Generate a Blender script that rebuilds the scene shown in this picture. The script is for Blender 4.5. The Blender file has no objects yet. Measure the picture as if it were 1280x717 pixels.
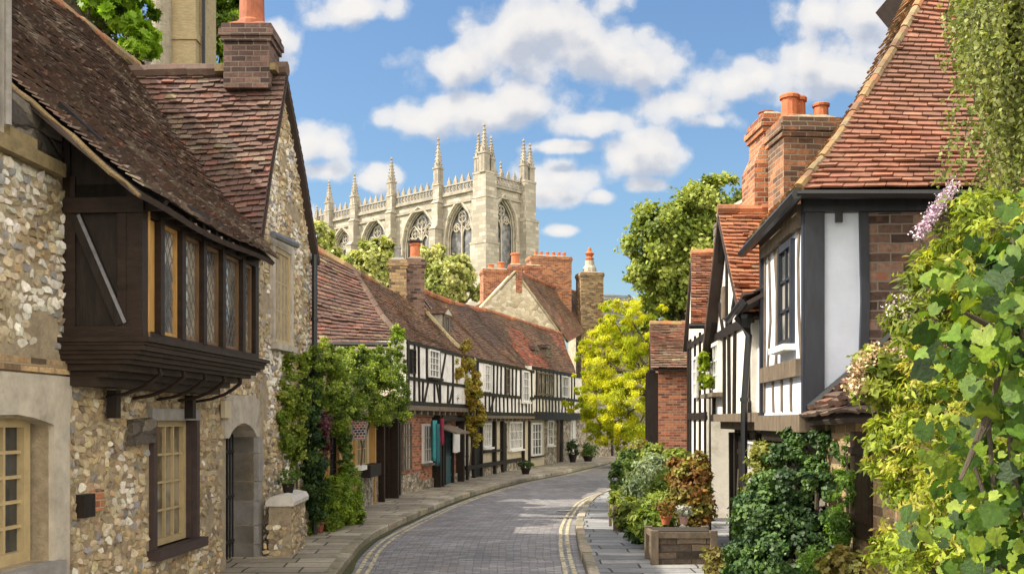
import bpy, math, random
import numpy as np
from mathutils import Vector, Matrix, noise
random.seed(7); RNG = np.random.default_rng(7)
F = 1244.0; H = 2.1; HY = 525.0
scene = bpy.context.scene
COL = scene.collection
def V(*a): return Vector(a)
def P(px, py, Y):
    """a place seen in that direction, Y metres down the street"""
    return V((px-640)/F*Y, Y, H+(HY-py)/F*Y)

# ------------------------------------------------------------------ objects
def tag(o, label=None, cat=None, group=None, kind=None):
    if label: o['label'] = label
    if cat: o['category'] = cat
    if group: o['group'] = group
    if kind: o['kind'] = kind
    return o
def thing(name, label, cat, loc, group=None):
    o = bpy.data.objects.new(name, None); COL.objects.link(o)
    o.empty_display_size = .3
    o.location = Vector(loc)
    return tag(o, label, cat, group)
def link(name, me, mat, parent=None):
    me.materials.append(mat)
    o = bpy.data.objects.new(name, me); COL.objects.link(o)
    if parent is not None:
        o.parent = parent
        if parent.type == 'EMPTY':
            o.matrix_parent_inverse = Matrix.Translation(-parent.location)
    return o

class MB:
    def __init__(s): s.v=[]; s.f=[]; s.c=[]; s.m=[]
    def each(s, name, mat, parent=None):
        '''every piece added so far becomes an object of its own'''
        e=s.m+[(len(s.v),len(s.f))]; out=[]
        for (v0,f0),(v1,f1) in zip(e,e[1:]):
            q=MB(); q.v=s.v[v0:v1]; q.f=[tuple(i-v0 for i in f) for f in s.f[f0:f1]]; q.c=s.c[f0:f1]; out.append(q.build(name,mat,parent))
        return out
    def add(s, vs, fs, col=(1,1,1)):
        s.m.append((len(s.v),len(s.f))); b=len(s.v); s.v.extend([tuple(p) for p in vs])
        for f in fs: s.f.append(tuple(b+i for i in f)); s.c.append(col)
    def hexa(s, p, col=(1,1,1)):   # 8 corners: bottom ring 0-3, top ring 4-7
        s.add(p, [(3,2,1,0),(4,5,6,7),(0,1,5,4),(1,2,6,5),(2,3,7,6),(3,0,4,7)], col)
    def box(s, x0,x1,y0,y1,z0,z1, col=(1,1,1)):
        s.hexa([(x0,y0,z0),(x1,y0,z0),(x1,y1,z0),(x0,y1,z0),(x0,y0,z1),(x1,y0,z1),(x1,y1,z1),(x0,y1,z1)], col)
    def obox(s, c, ax, ay, z0, z1, hx, hy, hx2=None, hy2=None, col=(1,1,1)):
        """oriented box (or frustum) around plan point c; ax, ay plan unit vectors"""
        hx2 = hx if hx2 is None else hx2; hy2 = hy if hy2 is None else hy2
        p=[]
        for (a,b,z) in ((hx,hy,z0),(hx2,hy2,z1)):
            for sx,sy in ((-1,-1),(1,-1),(1,1),(-1,1)):
                q = c + ax*(sx*a) + ay*(sy*b); p.append((q.x,q.y,z))
        s.hexa(p, col)
    def tube(s, pts, r, n=8, cap=True, col=(1,1,1)):
        pts=[Vector(p) for p in pts]; rs = r if isinstance(r,(list,tuple)) else [r]*len(pts)
        vs=[]; fs=[]
        for i,p in enumerate(pts):
            t = (pts[min(i+1,len(pts)-1)]-pts[max(i-1,0)]).normalized()
            a = t.cross(V(0,0,1)) if abs(t.z)<.95 else t.cross(V(0,1,0))
            a.normalize(); b=t.cross(a).normalized()
            for k in range(n):
                an=2*math.pi*k/n; vs.append(p+(a*math.cos(an)+b*math.sin(an))*rs[i])
        for i in range(len(pts)-1):
            for k in range(n):
                k2=(k+1)%n; fs.append((i*n+k,i*n+k2,(i+1)*n+k2,(i+1)*n+k))
        if cap: fs.append(tuple(range(n))[::-1]); fs.append(tuple((len(pts)-1)*n+k for k in range(n)))
        s.add(vs,fs,col)
    def lathe(s, c, prof, n=14, col=(1,1,1)):
        vs=[];fs=[]
        for (r,z) in prof:
            for k in range(n):
                a=2*math.pi*k/n; vs.append((c[0]+r*math.cos(a),c[1]+r*math.sin(a),c[2]+z))
        for i in range(len(prof)-1):
            for k in range(n):
                k2=(k+1)%n; fs.append((i*n+k,i*n+k2,(i+1)*n+k2,(i+1)*n+k))
        fs.append(tuple((len(prof)-1)*n+k for k in range(n)))
        s.add(vs,fs,col)
    def build(s, name, mat, parent=None, smooth=False, uv=True):
        me=bpy.data.meshes.new(name); me.from_pydata(s.v,[],s.f)
        return s.finish(me,name,mat,parent,smooth,uv)
    def finish(s, me, name, mat, parent, smooth, uv):
        nl=len(me.loops); np_=len(me.polygons)
        tot=np.empty(np_,np.int32); me.polygons.foreach_get('loop_total',tot)
        if s.c:
            ca=me.color_attributes.new('tint','FLOAT_COLOR','CORNER')
            c=np.ones((np_,4),np.float32); c[:,:3]=np.array(s.c,np.float32).reshape(-1,3)
            ca.data.foreach_set('color', np.repeat(c,tot,axis=0).ravel())
        if uv:
            nrm=np.empty(np_*3,np.float32); me.polygons.foreach_get('normal',nrm); nrm=nrm.reshape(-1,3)
            li=np.empty(nl,np.int32); me.loops.foreach_get('vertex_index',li)
            co=np.empty(len(me.vertices)*3,np.float32); me.vertices.foreach_get('co',co); co=co.reshape(-1,3)[li]
            n=np.repeat(nrm,tot,axis=0)
            h=np.hypot(n[:,0],n[:,1]); flat=h<.25
            hh=np.maximum(h,1e-6); tx=-n[:,1]/hh; ty=n[:,0]/hh
            u=np.where(flat,co[:,0],co[:,0]*tx+co[:,1]*ty)
            w=np.where(flat,co[:,1],co[:,2]/np.maximum(h,.25))
            uvl=me.uv_layers.new(name='UVMap'); uvl.data.foreach_set('uv',np.stack([u,w],1).astype(np.float32).ravel())
        if smooth: me.polygons.foreach_set('use_smooth',[True]*np_)
        me.update()
        return link(name,me,mat,parent)

class Fac:
    """a facade line on plan: s runs along it, d out of it towards n, z up"""
    def __init__(s, p0, p1, n):
        s.o=V(p0[0],p0[1]); d=V(p1[0],p1[1])-s.o; s.len=d.length; s.t=d.normalized()
        m=V(-s.t.y,s.t.x); s.n = m if m.dot(V(*n))>0 else -m
    def pt(s, a, z, d=0.):
        q=s.o+s.t*a+s.n*d; return V(q.x,q.y,z)
    def s(s_, px, d=0.):
        r=(px-640)/F; o=s_.o+s_.n*d
        return (r*o.y-o.x)/(s_.t.x-r*s_.t.y)
    def z(s_, py, a, d=0.):
        return H+(HY-py)/F*(s_.pt(a,0,d).y)
    def at(s_, px, py, d=0.):
        a=s_.s(px,d); return a, s_.z(py,a,d)
    def box(s_, mb, a0,a1,z0,z1,d0,d1,col=(1,1,1)):
        mb.hexa([s_.pt(a0,z0,d0),s_.pt(a1,z0,d0),s_.pt(a1,z0,d1),s_.pt(a0,z0,d1),
                 s_.pt(a0,z1,d0),s_.pt(a1,z1,d0),s_.pt(a1,z1,d1),s_.pt(a0,z1,d1)],col)
    def prism(s_, mb, poly, d0, d1, col=(1,1,1)):
        n=len(poly); vs=[s_.pt(a,z,d0) for a,z in poly]+[s_.pt(a,z,d1) for a,z in poly]
        fs=[tuple(range(n))[::-1],tuple(range(n,2*n))]+[(i,(i+1)%n,n+(i+1)%n,n+i) for i in range(n)]
        mb.add(vs,fs,col)
    def strip(s_, mb, pts, w, d0, d1, wob=0., col=(1,1,1)):
        """a timber lying in the facade: polyline of (s,z), width w"""
        if len(pts)==2 and wob>0:
            (a,b),(c,e)=pts; k=5; L=math.hypot(c-a,e-b) or 1; nx,nz=-(e-b)/L,(c-a)/L
            ph=random.random()*6
            am=random.uniform(-1,1)*wob
            pts=[(a+(c-a)*i/k+nx*am*math.sin(math.pi*i/k+.4*math.sin(ph)), b+(e-b)*i/k+nz*am*math.sin(math.pi*i/k)) for i in range(k+1)]
        n=len(pts); L=[];R=[]
        for i,(a,z) in enumerate(pts):
            p=pts[max(i-1,0)]; q=pts[min(i+1,n-1)]
            l=math.hypot(q[0]-p[0],q[1]-p[1]) or 1; nx,nz=-(q[1]-p[1])/l,(q[0]-p[0])/l
            ww=w*.5*(1+random.uniform(-.10,.10)) if wob>0 else w*.5
            L.append((a+nx*ww,z+nz*ww)); R.append((a-nx*ww,z-nz*ww))
        vs=[]
        for dd in (d0,d1):
            vs+= [s_.pt(a,z,dd) for a,z in L]; vs+= [s_.pt(a,z,dd) for a,z in R]
        fs=[]; o=2*n
        for i in range(n-1):
            fs.append((o+i,o+i+1,o+n+i+1,o+n+i)); fs.append((i,n+i,n+i+1,i+1))
            fs.append((i,i+1,o+i+1,o+i)); fs.append((n+i,o+n+i,o+n+i+1,n+i+1))
        fs.append((0,o,o+n,n)); fs.append((n-1,2*n-1,o+2*n-1,o+n-1))
        mb.add(vs,fs,col)
    def wall(s_, mb, a0,a1,z0,z1,d,holes,rev=.2):
        """front sheet with rectangular openings and their reveals"""
        A=sorted({a0,a1,*[h[0] for h in holes],*[h[1] for h in holes]}); Z=sorted({z0,z1,*[h[2] for h in holes],*[h[3] for h in holes]})
        A=[a for a in A if a0<=a<=a1]; Z=[z for z in Z if z0<=z<=z1]
        for i in range(len(A)-1):
            for j in range(len(Z)-1):
                ca=(A[i]+A[i+1])/2; cz=(Z[j]+Z[j+1])/2
                if any(h[0]<ca<h[1] and h[2]<cz<h[3] for h in holes): continue
                mb.add([s_.pt(A[i],Z[j],d),s_.pt(A[i+1],Z[j],d),s_.pt(A[i+1],Z[j+1],d),s_.pt(A[i],Z[j+1],d)],[(0,1,2,3)])
        for h in holes:
            q=[(h[0],h[2]),(h[1],h[2]),(h[1],h[3]),(h[0],h[3])]
            for k in range(4):
                a,b=q[k],q[(k+1)%4]
                mb.add([s_.pt(*a,d),s_.pt(*b,d),s_.pt(*b,d-rev),s_.pt(*a,d-rev)],[(0,1,2,3)])

# ------------------------------------------------------------------ materials
MATS={}
def N(nt,t,**k):
    n=nt.nodes.new(t)
    for a,b in k.items():
        if a.startswith('i_'): n.inputs[a[2:].replace('_',' ')].default_value=b
        else: setattr(n,a,b)
    return n
def newmat(name):
    m=bpy.data.materials.new(name); m.use_nodes=True; nt=m.node_tree
    b=nt.nodes['Principled BSDF']; MATS[name]=m
    return m,nt,b
def mix(nt,f,a,b,mode='MIX'):
    n=N(nt,'ShaderNodeMix',data_type='RGBA',blend_type=mode)
    for k,x in ((0,f),(6,a),(7,b)):
        if isinstance(x,(int,float)): n.inputs[k].default_value=x
        elif isinstance(x,(tuple,list)): n.inputs[k].default_value=(*x[:3],1)
        else: nt.links.new(x,n.inputs[k])
    return n.outputs[2]
def ramp(nt,x,stops,interp='LINEAR'):
    r=N(nt,'ShaderNodeValToRGB'); r.color_ramp.interpolation=interp; e=r.color_ramp.elements
    while len(e)<len(stops): e.new(.5)
    for el,(p,c) in zip(e,stops):
        el.position=p; el.color=(*c,1) if isinstance(c,(tuple,list)) else (c,c,c,1)
    nt.links.new(x,r.inputs[0]); return r.outputs[0]
def math_(nt,op,a,b=None):
    n=N(nt,'ShaderNodeMath',operation=op)
    for k,x in ((0,a),(1,b)):
        if x is None: continue
        if isinstance(x,(int,float)): n.inputs[k].default_value=x
        else: nt.links.new(x,n.inputs[k])
    return n.outputs[0]
def nz(nt,scale,detail=4,rough=.6,vec=None,dist=0.):
    n=N(nt,'ShaderNodeTexNoise'); n.inputs['Scale'].default_value=scale; n.inputs['Detail'].default_value=detail
    n.inputs['Roughness'].default_value=rough; n.inputs['Distortion'].default_value=dist
    if vec is None: vec=N(nt,'ShaderNodeNewGeometry').outputs['Position']
    nt.links.new(vec,n.inputs['Vector']); return n.outputs[0]
def bump(nt,b,h,strength,dist=.02,chain=None):
    n=N(nt,'ShaderNodeBump'); n.inputs['Strength'].default_value=strength; n.inputs['Distance'].default_value=dist
    nt.links.new(h,n.inputs['Height'])
    if chain is not None: nt.links.new(chain,n.inputs['Normal'])
    nt.links.new(n.outputs[0],b.inputs['Normal']); return n.outputs[0]
def scaled(nt,sx,sy,sz=1,uv=True,rot=0):
    m=N(nt,'ShaderNodeMapping'); m.inputs['Scale'].default_value=(sx,sy,sz); m.inputs['Rotation'].default_value=(0,0,rot)
    if uv: nt.links.new(N(nt,'ShaderNodeUVMap').outputs[0],m.inputs[0])
    else: nt.links.new(N(nt,'ShaderNodeNewGeometry').outputs['Position'],m.inputs[0])
    return m.outputs[0]
def attr(nt):
    a=N(nt,'ShaderNodeAttribute'); a.attribute_name='tint'; return a.outputs['Color']

def m_attr(name,rough=.85,sc=12,var=.45,bs=.5,bd=.01,dirt=None,big=.9):
    m,nt,b=newmat(name); c=attr(nt)
    n=nz(nt,sc,6,.7); n2=nz(nt,big,3)
    c=mix(nt,1.,c,ramp(nt,n,[(.25,1-var),(.75,1+var)]),'MULTIPLY')
    c=mix(nt,1.,c,ramp(nt,n2,[(.3,.8),(.7,1.2)]),'MULTIPLY')
    if dirt: c=mix(nt,ramp(nt,nz(nt,dirt[0],5,.75),[(dirt[1],0.),(dirt[1]+.08,.75)]),c,dirt[2])
    if 'tile' in name: # slow drift of weathering, moss and rain streaks down the slope
        c=mix(nt,ramp(nt,nz(nt,.7,5,.65),[(.42,0.),(.68,.55)]),c,(.085,.065,.05))
        c=mix(nt,ramp(nt,nz(nt,6,6,.8),[(.60,0.),(.70,.6)]),c,(.26,.24,.17))
    nt.links.new(c,b.inputs['Base Color']); b.inputs['Roughness'].default_value=rough
    bump(nt,b,nz(nt,sc*3,5,.7),bs,bd); return m
def m_plain(name,col,rough=.7,sc=8,var=.25,bs=.2,bd=.005,metal=0,stain=None,stretch=None,bsc=4):
    m,nt,b=newmat(name)
    vec=None
    if stretch: vec=scaled(nt,*stretch,uv=False)
    n=nz(nt,sc,6,.65,vec)
    c=mix(nt,1.,(*col,),ramp(nt,n,[(.25,1-var),(.75,1+var)]),'MULTIPLY')
    if stain: c=mix(nt,ramp(nt,nz(nt,stain[0],5,.7),[(stain[1],0.),(stain[1]+.15,stain[3])]),c,stain[2])
    nt.links.new(c,b.inputs['Base Color']); b.inputs['Roughness'].default_value=rough; b.inputs['Metallic'].default_value=metal
    if bs: bump(nt,b,nz(nt,sc*bsc,5,.7,vec),bs,bd)
    return m
def m_brick(name,c1,c2,mortar,bw=.23,rh=.075,ms=.009,patch=None,bs=.9,var=.5):
    m,nt,b=newmat(name)
    uv=N(nt,'ShaderNodeUVMap').outputs[0]
    # slightly uneven courses
    dn=N(nt,'ShaderNodeTexNoise'); dn.inputs['Scale'].default_value=1.7; nt.links.new(uv,dn.inputs['Vector'])
    v=N(nt,'ShaderNodeVectorMath',operation='SCALE'); nt.links.new(dn.outputs['Color'],v.inputs[0]); v.inputs['Scale'].default_value=.05
    v2=N(nt,'ShaderNodeVectorMath',operation='ADD'); nt.links.new(uv,v2.inputs[0]); nt.links.new(v.outputs[0],v2.inputs[1])
    t=N(nt,'ShaderNodeTexBrick'); nt.links.new(v2.outputs[0],t.inputs['Vector'])
    t.inputs['Scale'].default_value=1; t.inputs['Brick Width'].default_value=bw; t.inputs['Row Height'].default_value=rh
    t.inputs['Mortar Size'].default_value=ms; t.inputs['Mortar Smooth'].default_value=.25; t.inputs['Bias'].default_value=0
    t.inputs['Color1'].default_value=(0,0,0,1); t.inputs['Color2'].default_value=(1,1,1,1); t.inputs['Mortar'].default_value=(.5,.5,.5,1)
    base=ramp(nt,t.outputs['Color'],[(0.,tuple(x*(.85 if 'minster' in name else .45) for x in c1)),(.3,c1),(.65,c2),(1.,tuple(min(1,x*1.35) for x in c2))])
    base=mix(nt,1.,base,ramp(nt,nz(nt,20,5,.7),[(.25,1-var),(.75,1+var)]),'MULTIPLY')
    if patch: base=mix(nt,ramp(nt,nz(nt,patch[0],4,.6),[(patch[1],0.),(patch[1]+.1,.8)]),base,patch[2])
    c=mix(nt,t.outputs['Fac'],base,mortar)
    nt.links.new(c,b.inputs['Base Color']); b.inputs['Roughness'].default_value=.9
    h=math_(nt,'ADD',math_(nt,'MULTIPLY',math_(nt,'SUBTRACT',1.,t.outputs['Fac']),1.),math_(nt,'MULTIPLY',nz(nt,35,4),.5))
    bump(nt,b,h,bs,.015); return m
def m_rubble(name,stops,mortar,sx,sy,edge=.06,bs=1.,bd=.03,patch=None,mw=1.):
    m,nt,b=newmat(name); vec=scaled(nt,sx,sy)
    dn=N(nt,'ShaderNodeTexNoise'); dn.inputs['Scale'].default_value=1.2; dn.inputs['Detail'].default_value=4; nt.links.new(vec,dn.inputs['Vector'])
    s=N(nt,'ShaderNodeVectorMath',operation='SCALE'); nt.links.new(dn.outputs['Color'],s.inputs[0]); s.inputs['Scale'].default_value=.6
    a=N(nt,'ShaderNodeVectorMath',operation='ADD'); nt.links.new(vec,a.inputs[0]); nt.links.new(s.outputs[0],a.inputs[1])
    def vor(feat):
        v=N(nt,'ShaderNodeTexVoronoi',feature=feat,voronoi_dimensions='2D'); v.inputs['Scale'].default_value=1; nt.links.new(a.outputs[0],v.inputs['Vector']); return v
    v1=vor('F1'); ve=vor('DISTANCE_TO_EDGE')
    sp=N(nt,'ShaderNodeSeparateColor'); nt.links.new(v1.outputs['Color'],sp.inputs[0])
    c=ramp(nt,sp.outputs[0],stops)
    c=mix(nt,1.,c,ramp(nt,nz(nt,25,5,.7),[(.25,.6),(.75,1.4)]),'MULTIPLY')
    c=mix(nt,1.,c,ramp(nt,nz(nt,.8,4,.6),[(.3,.75),(.7,1.2)]),'MULTIPLY')
    if patch: c=mix(nt,ramp(nt,nz(nt,patch[0],4,.6),[(patch[1],0.),(patch[1]+.1,.8)]),c,patch[2])
    e=ramp(nt,ve.outputs['Distance'],[(0.,0.),(edge,1.)])
    c=mix(nt,e,mortar,c)
    nt.links.new(c,b.inputs['Base Color']); b.inputs['Roughness'].default_value=.92
    h=math_(nt,'ADD',ramp(nt,ve.outputs['Distance'],[(0.,0.),(edge*2.5,1.)]),math_(nt,'MULTIPLY',nz(nt,22,5),.45))
    bump(nt,b,h,bs,bd); return m
def m_leaf(name,trans=.35,rough=.55,var=.25,sc=2.):
    m,nt,b=newmat(name); c=attr(nt)
    if sc>5: bump(nt,b,nz(nt,sc*2,4,.6),.6,.01)
    c=mix(nt,1.,c,ramp(nt,nz(nt,sc,3),[(.3,1-var),(.7,1+var)]),'MULTIPLY')
    nt.links.new(c,b.inputs['Base Color']); b.inputs['Roughness'].default_value=rough; b.inputs['Specular IOR Level'].default_value=.35
    t=N(nt,'ShaderNodeBsdfTranslucent'); tc=mix(nt,1.,c,(1.25,1.2,.5),'MULTIPLY'); nt.links.new(tc,t.inputs[0])
    ms=N(nt,'ShaderNodeMixShader'); ms.inputs[0].default_value=trans
    nt.links.new(b.outputs[0],ms.inputs[1]); nt.links.new(t.outputs[0],ms.inputs[2])
    nt.links.new(ms.outputs[0],nt.nodes['Material Output'].inputs[0]); return m
def m_glass(name,col=(.02,.024,.028),rough=.06,cur=None):
    m,nt,b=newmat(name)
    c=mix(nt,ramp(nt,nz(nt,1.7,3,.5),[(.42,0.),(.58,1.)]),col,cur or tuple(x*3 for x in col))
    nt.links.new(c,b.inputs['Base Color']); b.inputs['Roughness'].default_value=rough
    b.inputs['Specular IOR Level'].default_value=.9
    bump(nt,b,nz(nt,3.5,2),.25,.02); return m

T_TILE=m_attr('clay_tile',.85,14,.4,.5,.006,dirt=(2.4,.60,(.16,.15,.08)))
T_TILE2=m_attr('clay_tile_clean',.8,10,.35,.4,.006,dirt=(1.6,.66,(.10,.08,.06)))
T_STONE=m_attr('flint_stone',.75,22,.35,.7,.008)
T_SLAB=m_plain('roof_underlay',(.05,.035,.03),.95)
M_MORTAR=m_plain('lime_mortar',(.34,.28,.19),.95,9,.35,.8,.02,stain=(1.5,.55,(.16,.13,.09),.6))
M_PALE=m_plain('pale_stone',(.43,.39,.32),.9,5,.3,.6,.01,stain=(2.2,.55,(.2,.17,.13),.6))
M_GREYST=m_plain('grey_stone',(.27,.26,.25),.9,6,.3,.6,.01,stain=(2.,.52,(.16,.14,.11),.7))
M_DARKWOOD=m_plain('dark_oak',(.017,.0125,.010),.55,7,.5,.5,.006,stretch=(3,3,.6))
M_BAYWOOD=m_plain('bay_oak',(.024,.015,.011),.5,7,.5,.5,.006,stretch=(.7,.7,2.5))
M_GREYWOOD=m_plain('weathered_oak',(.15,.115,.078),.8,6,.45,.7,.008,stretch=(2,2,.8),stain=(3,.55,(.05,.045,.03),.7))
for _m in (M_DARKWOOD,M_BAYWOOD): _m.node_tree.nodes['Principled BSDF'].inputs['Specular IOR Level'].default_value=.25
M_BLUEBLACK=m_plain('black_paint_timber',(.02,.024,.036),.45,6,.4,.4,.005,stretch=(3,3,.6))
M_OCHRE=m_plain('ochre_board',(.42,.24,.07),.6,6,.3,.3,.004,stretch=(4,4,.5))
M_CREAM=m_plain('cream_paint',(.44,.345,.185),.5,8,.18,.2,.003)
M_WHITEP=m_plain('white_paint',(.75,.74,.7),.45,8,.1,.15,.003)
M_PLASTER=m_plain('lime_plaster',(.78,.76,.71),.85,3,.16,.8,.012,stain=(2.6,.54,(.46,.41,.33),.7))
M_PLASTER2=m_plain('old_plaster',(.74,.70,.62),.88,3,.15,.6,.01,stain=(1.8,.54,(.42,.36,.26),.6))
M_BEIGE=m_plain('beige_render',(.52,.45,.31),.88,3,.15,.5,.008,stain=(1.2,.55,(.36,.31,.22),.6))
M_IRON=m_plain('black_iron',(.012,.013,.016),.4,8,.3,.1,.002)
M_LEAD=m_plain('lead',(.14,.15,.17),.45,8,.3,.2,.003,metal=.3)
M_POT=m_plain('terracotta',(.46,.14,.055),.75,9,.3,.3,.004,stain=(4,.57,(.2,.1,.07),.7))
M_GLASS=m_glass('old_glass')
M_GLASSL=m_glass('curtained_glass',(.10,.11,.11),.08,(.42,.40,.36))
M_GLASSW=m_glass('warm_glass',(.07,.06,.042),.04,(.30,.26,.19))
M_GOLDOAK=m_plain('golden_oak',(.15,.088,.042),.5,7,.4,.4,.005,stretch=(3,3,.6))
M_POTD=m_plain('weathered_terracotta',(.30,.095,.045),.8,5,.4,.4,.006,stain=(3,.5,(.16,.08,.055),.7))
M_BRICKR=m_brick('red_brick',(.26,.075,.04),(.36,.13,.06),(.30,.25,.19),patch=(2.2,.60,(.14,.06,.045)))
M_BRICKO=m_brick('orange_brick',(.30,.095,.042),(.42,.16,.065),(.40,.33,.24),patch=(1.6,.62,(.20,.09,.06)))
M_BRICKB=m_brick('brown_brick',(.10,.062,.05),(.19,.115,.085),(.20,.175,.145),bw=.24,rh=.095,patch=(2.6,.60,(.26,.10,.06)))
M_BRICKT=m_brick('mixed_brick_stone',(.22,.15,.085),(.36,.25,.13),(.30,.23,.14),bw=.27,rh=.10,ms=.012,patch=(1.4,.56,(.30,.14,.07)),bs=1.)
M_RUBBLE=m_rubble('rubble',[(0,(.13,.11,.085)),(.4,(.30,.25,.17)),(.75,(.42,.37,.28)),(1,(.52,.48,.40))],(.24,.20,.14),6.,9.)
M_RUBBLE2=m_rubble('rubble_pale',[(0,(.30,.25,.16)),(.5,(.47,.41,.29)),(1,(.58,.53,.42))],(.45,.39,.28),3.2,5.,bs=.7)
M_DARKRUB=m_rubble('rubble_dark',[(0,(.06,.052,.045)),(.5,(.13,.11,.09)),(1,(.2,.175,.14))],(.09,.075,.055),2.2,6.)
M_ASHLAR=m_brick('minster_limestone',(.33,.30,.24),(.38,.345,.28),(.26,.24,.195),bw=1.1,rh=.5,ms=.025,bs=.5,var=.28,patch=(.22,.54,(.27,.25,.225)))
M_ASHLAR2=m_plain('minster_carving',(.32,.29,.235),.9,1.2,.35,.4,.03,stain=(.5,.50,(.20,.19,.17),.75))
M_LEAF=m_leaf('leaf'); M_LEAFD=m_leaf('glossy_leaf',.15,.5); M_LEAFY=m_leaf('bright_leaf',.45,.5)
M_BARK=m_plain('bark',(.10,.08,.055),.95,6,.4,1.,.03,stretch=(3,3,.6))
M_PETAL=m_attr('petal',.6,9,.15,.1,.002)

# ------------------------------------------------------------------ roofs
def polyat(pts, v):
    d=[0.]
    for a,b in zip(pts,pts[1:]): d.append(d[-1]+(b-a).length)
    x=v*d[-1]
    for i in range(len(pts)-1):
        if x<=d[i+1] or i==len(pts)-2:
            t=(x-d[i])/max(1e-9,d[i+1]-d[i]); return pts[i].lerp(pts[i+1],t)
def plen(pts): return sum((b-a).length for a,b in zip(pts,pts[1:]))
PAL_DARK=[((.085,.052,.040),5),((.06,.042,.038),4),((.125,.072,.05),3),((.18,.12,.085),1.6),((.24,.08,.05),.9),((.17,.15,.11),.8)]
PAL_RED=[((.085,.05,.043),5),((.20,.065,.045),1.4),((.12,.057,.045),3.5),((.08,.052,.05),2.5),((.20,.11,.08),1.5),((.24,.19,.10),.5)]
PAL_BROWN=[((.15,.082,.05),4),((.19,.105,.062),3),((.10,.06,.042),3),((.28,.17,.105),1.5),((.25,.22,.14),.7),((.30,.12,.06),1)]
PAL_ORANGE=[((.36,.12,.055),4),((.44,.17,.07),3),((.26,.10,.06),2),((.5,.24,.11),1),((.18,.09,.06),1)]
PAL_ROSE=[((.26,.105,.065),5),((.30,.13,.08),4),((.22,.09,.06),3),((.33,.17,.11),1.4),((.17,.08,.055),1)]

PAL_LICHEN=[((.32,.21,.09),4),((.36,.16,.07),3),((.26,.2,.1),2),((.2,.11,.06),2)]
ROOFPALS=[PAL_ROSE,PAL_DARK,PAL_RED,PAL_BROWN,PAL_ORANGE]
def pick(pal):
    w=random.random()*sum(p[1] for p in pal)
    for c,k in pal:
        w-=k
        if w<=0: break
    if len(pal)>2 and pal in ROOFPALS:   # weathering evens most tiles out; a few stay distinct
        W_=sum(p[1] for p in pal); k=.62 if random.random()<.93 else .1
        c=tuple(x*(1-k)+k*sum(p[0][i]*p[1] for p in pal)/W_ for i,x in enumerate(c))
    j=random.uniform(.82,1.2); return tuple(x*j*random.uniform(.96,1.04) for x in c)
def roof_patch(tm, sm, L, R, w=.17, e=.11, pal=PAL_BROWN, wave=.03, t=.02, seed=0, rag=1., pal2=None, pscale=.8, gap=.45):
    """courses of lapped tiles between two edges L and R (eave to ridge); sm gets the slab beneath"""
    L=[Vector(p) for p in L]; R=[Vector(p) for p in R]
    rows=max(3,int(round((plen(L)+plen(R))/2/e)))
    nrm0=None
    def S(u,v):
        l=polyat(L,v); r=polyat(R,v); p=l.lerp(r,u)
        k=noise.noise(V(p.x*.55+seed,p.y*.55,p.z*.55))*wave*1.6 - wave*1.2*math.sin(math.pi*u)*math.sin(math.pi*min(1,v*1.0))
        return p,k
    def nrm(u,v):
        a=polyat(L,max(0,v-.05)).lerp(polyat(R,max(0,v-.05)),u); b=polyat(L,min(1,v+.05)).lerp(polyat(R,min(1,v+.05)),u)
        g=(polyat(R,v)-polyat(L,v)); 
        if g.length<1e-4: g=(R[0]-L[0])
        n=g.cross(b-a).normalized()
        return n if n.z>0 else -n
    for i in range(rows):
        v0=i/rows; v1=min(1.,(i+1.35)/rows)
        ln=(polyat(R,v0)-polyat(L,v0)).length
        if ln<w*.5: continue
        nc=max(1,int(round(ln/w))); off=(.5 if i%2 else 0)
        rj=random.uniform(-.006,.006)*rag
        n=nrm(.5,v0)
        for j in range(nc+(1 if off else 0)):
            u0=max(0,(j-off)/nc); u1=min(1,(j+1-off)/nc)
            if u1-u0<.1/nc: continue
            g=.004/max(ln,.1); u0g=u0+g; u1g=u1-g
            p0,k0=S(u0g,v0); p1,k1=S(u1g,v0); q0,h0=S(u0g,v1); q1,h1=S(u1g,v1)
            lift=t*random.uniform(1.5,2.0) + random.random()**6*.02*rag
            sl=(q0-p0).normalized()*(random.uniform(-.012,.006)*rag+rj)
            tilt=random.uniform(-.004,.006)*rag
            b0=p0+n*k0+sl; b1=p1+n*k1+sl
            lo=lift*gap; vs=[b0+n*(lo+tilt), b0+n*(lift+tilt), b1+n*(lo-tilt), b1+n*(lift-tilt), q0+n*(h0+.003), q1+n*(h1+.003), q0+n*(h0-.006), q1+n*(h1-.006)]
            pl=pal
            if pal2 is not None and noise.noise(V(p0.x*pscale+seed*3,p0.y*pscale,p0.z*pscale))>.12: pl=pal2
            tm.add(vs,[(1,3,5,4),(0,2,3,1),(0,1,4,6),(2,7,5,3),(0,6,7,2)],pick(pl))
    # slab
    K=12; J=12
    top=[];bot=[]
    for a in range(K+1):
        for b in range(J+1):
            u=a/K; v=b/J; p,k=S(u,v); n=nrm(u,min(.95,max(.05,v)))
            top.append(p+n*(k-.05)); bot.append(p+n*(k-.10))
    vs=top+bot; o=len(top); W=J+1; fs=[]
    for a in range(K):
        for b in range(J):
            i=a*W+b; fs.append((i,i+W,i+W+1,i+1)); fs.append((o+i,o+i+1,o+i+W+1,o+i+W))
    for b in range(J):
        i=b; fs.append((i,i+1,o+i+1,o+i)); i=K*W+b; fs.append((i,o+i,o+i+1,i+1))
    for a in range(K):
        i=a*W; fs.append((i,o+i,o+i+W,i+W)); i=a*W+J; fs.append((i,i+W,o+i+W,o+i))
    sm.add(vs,fs)
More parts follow.
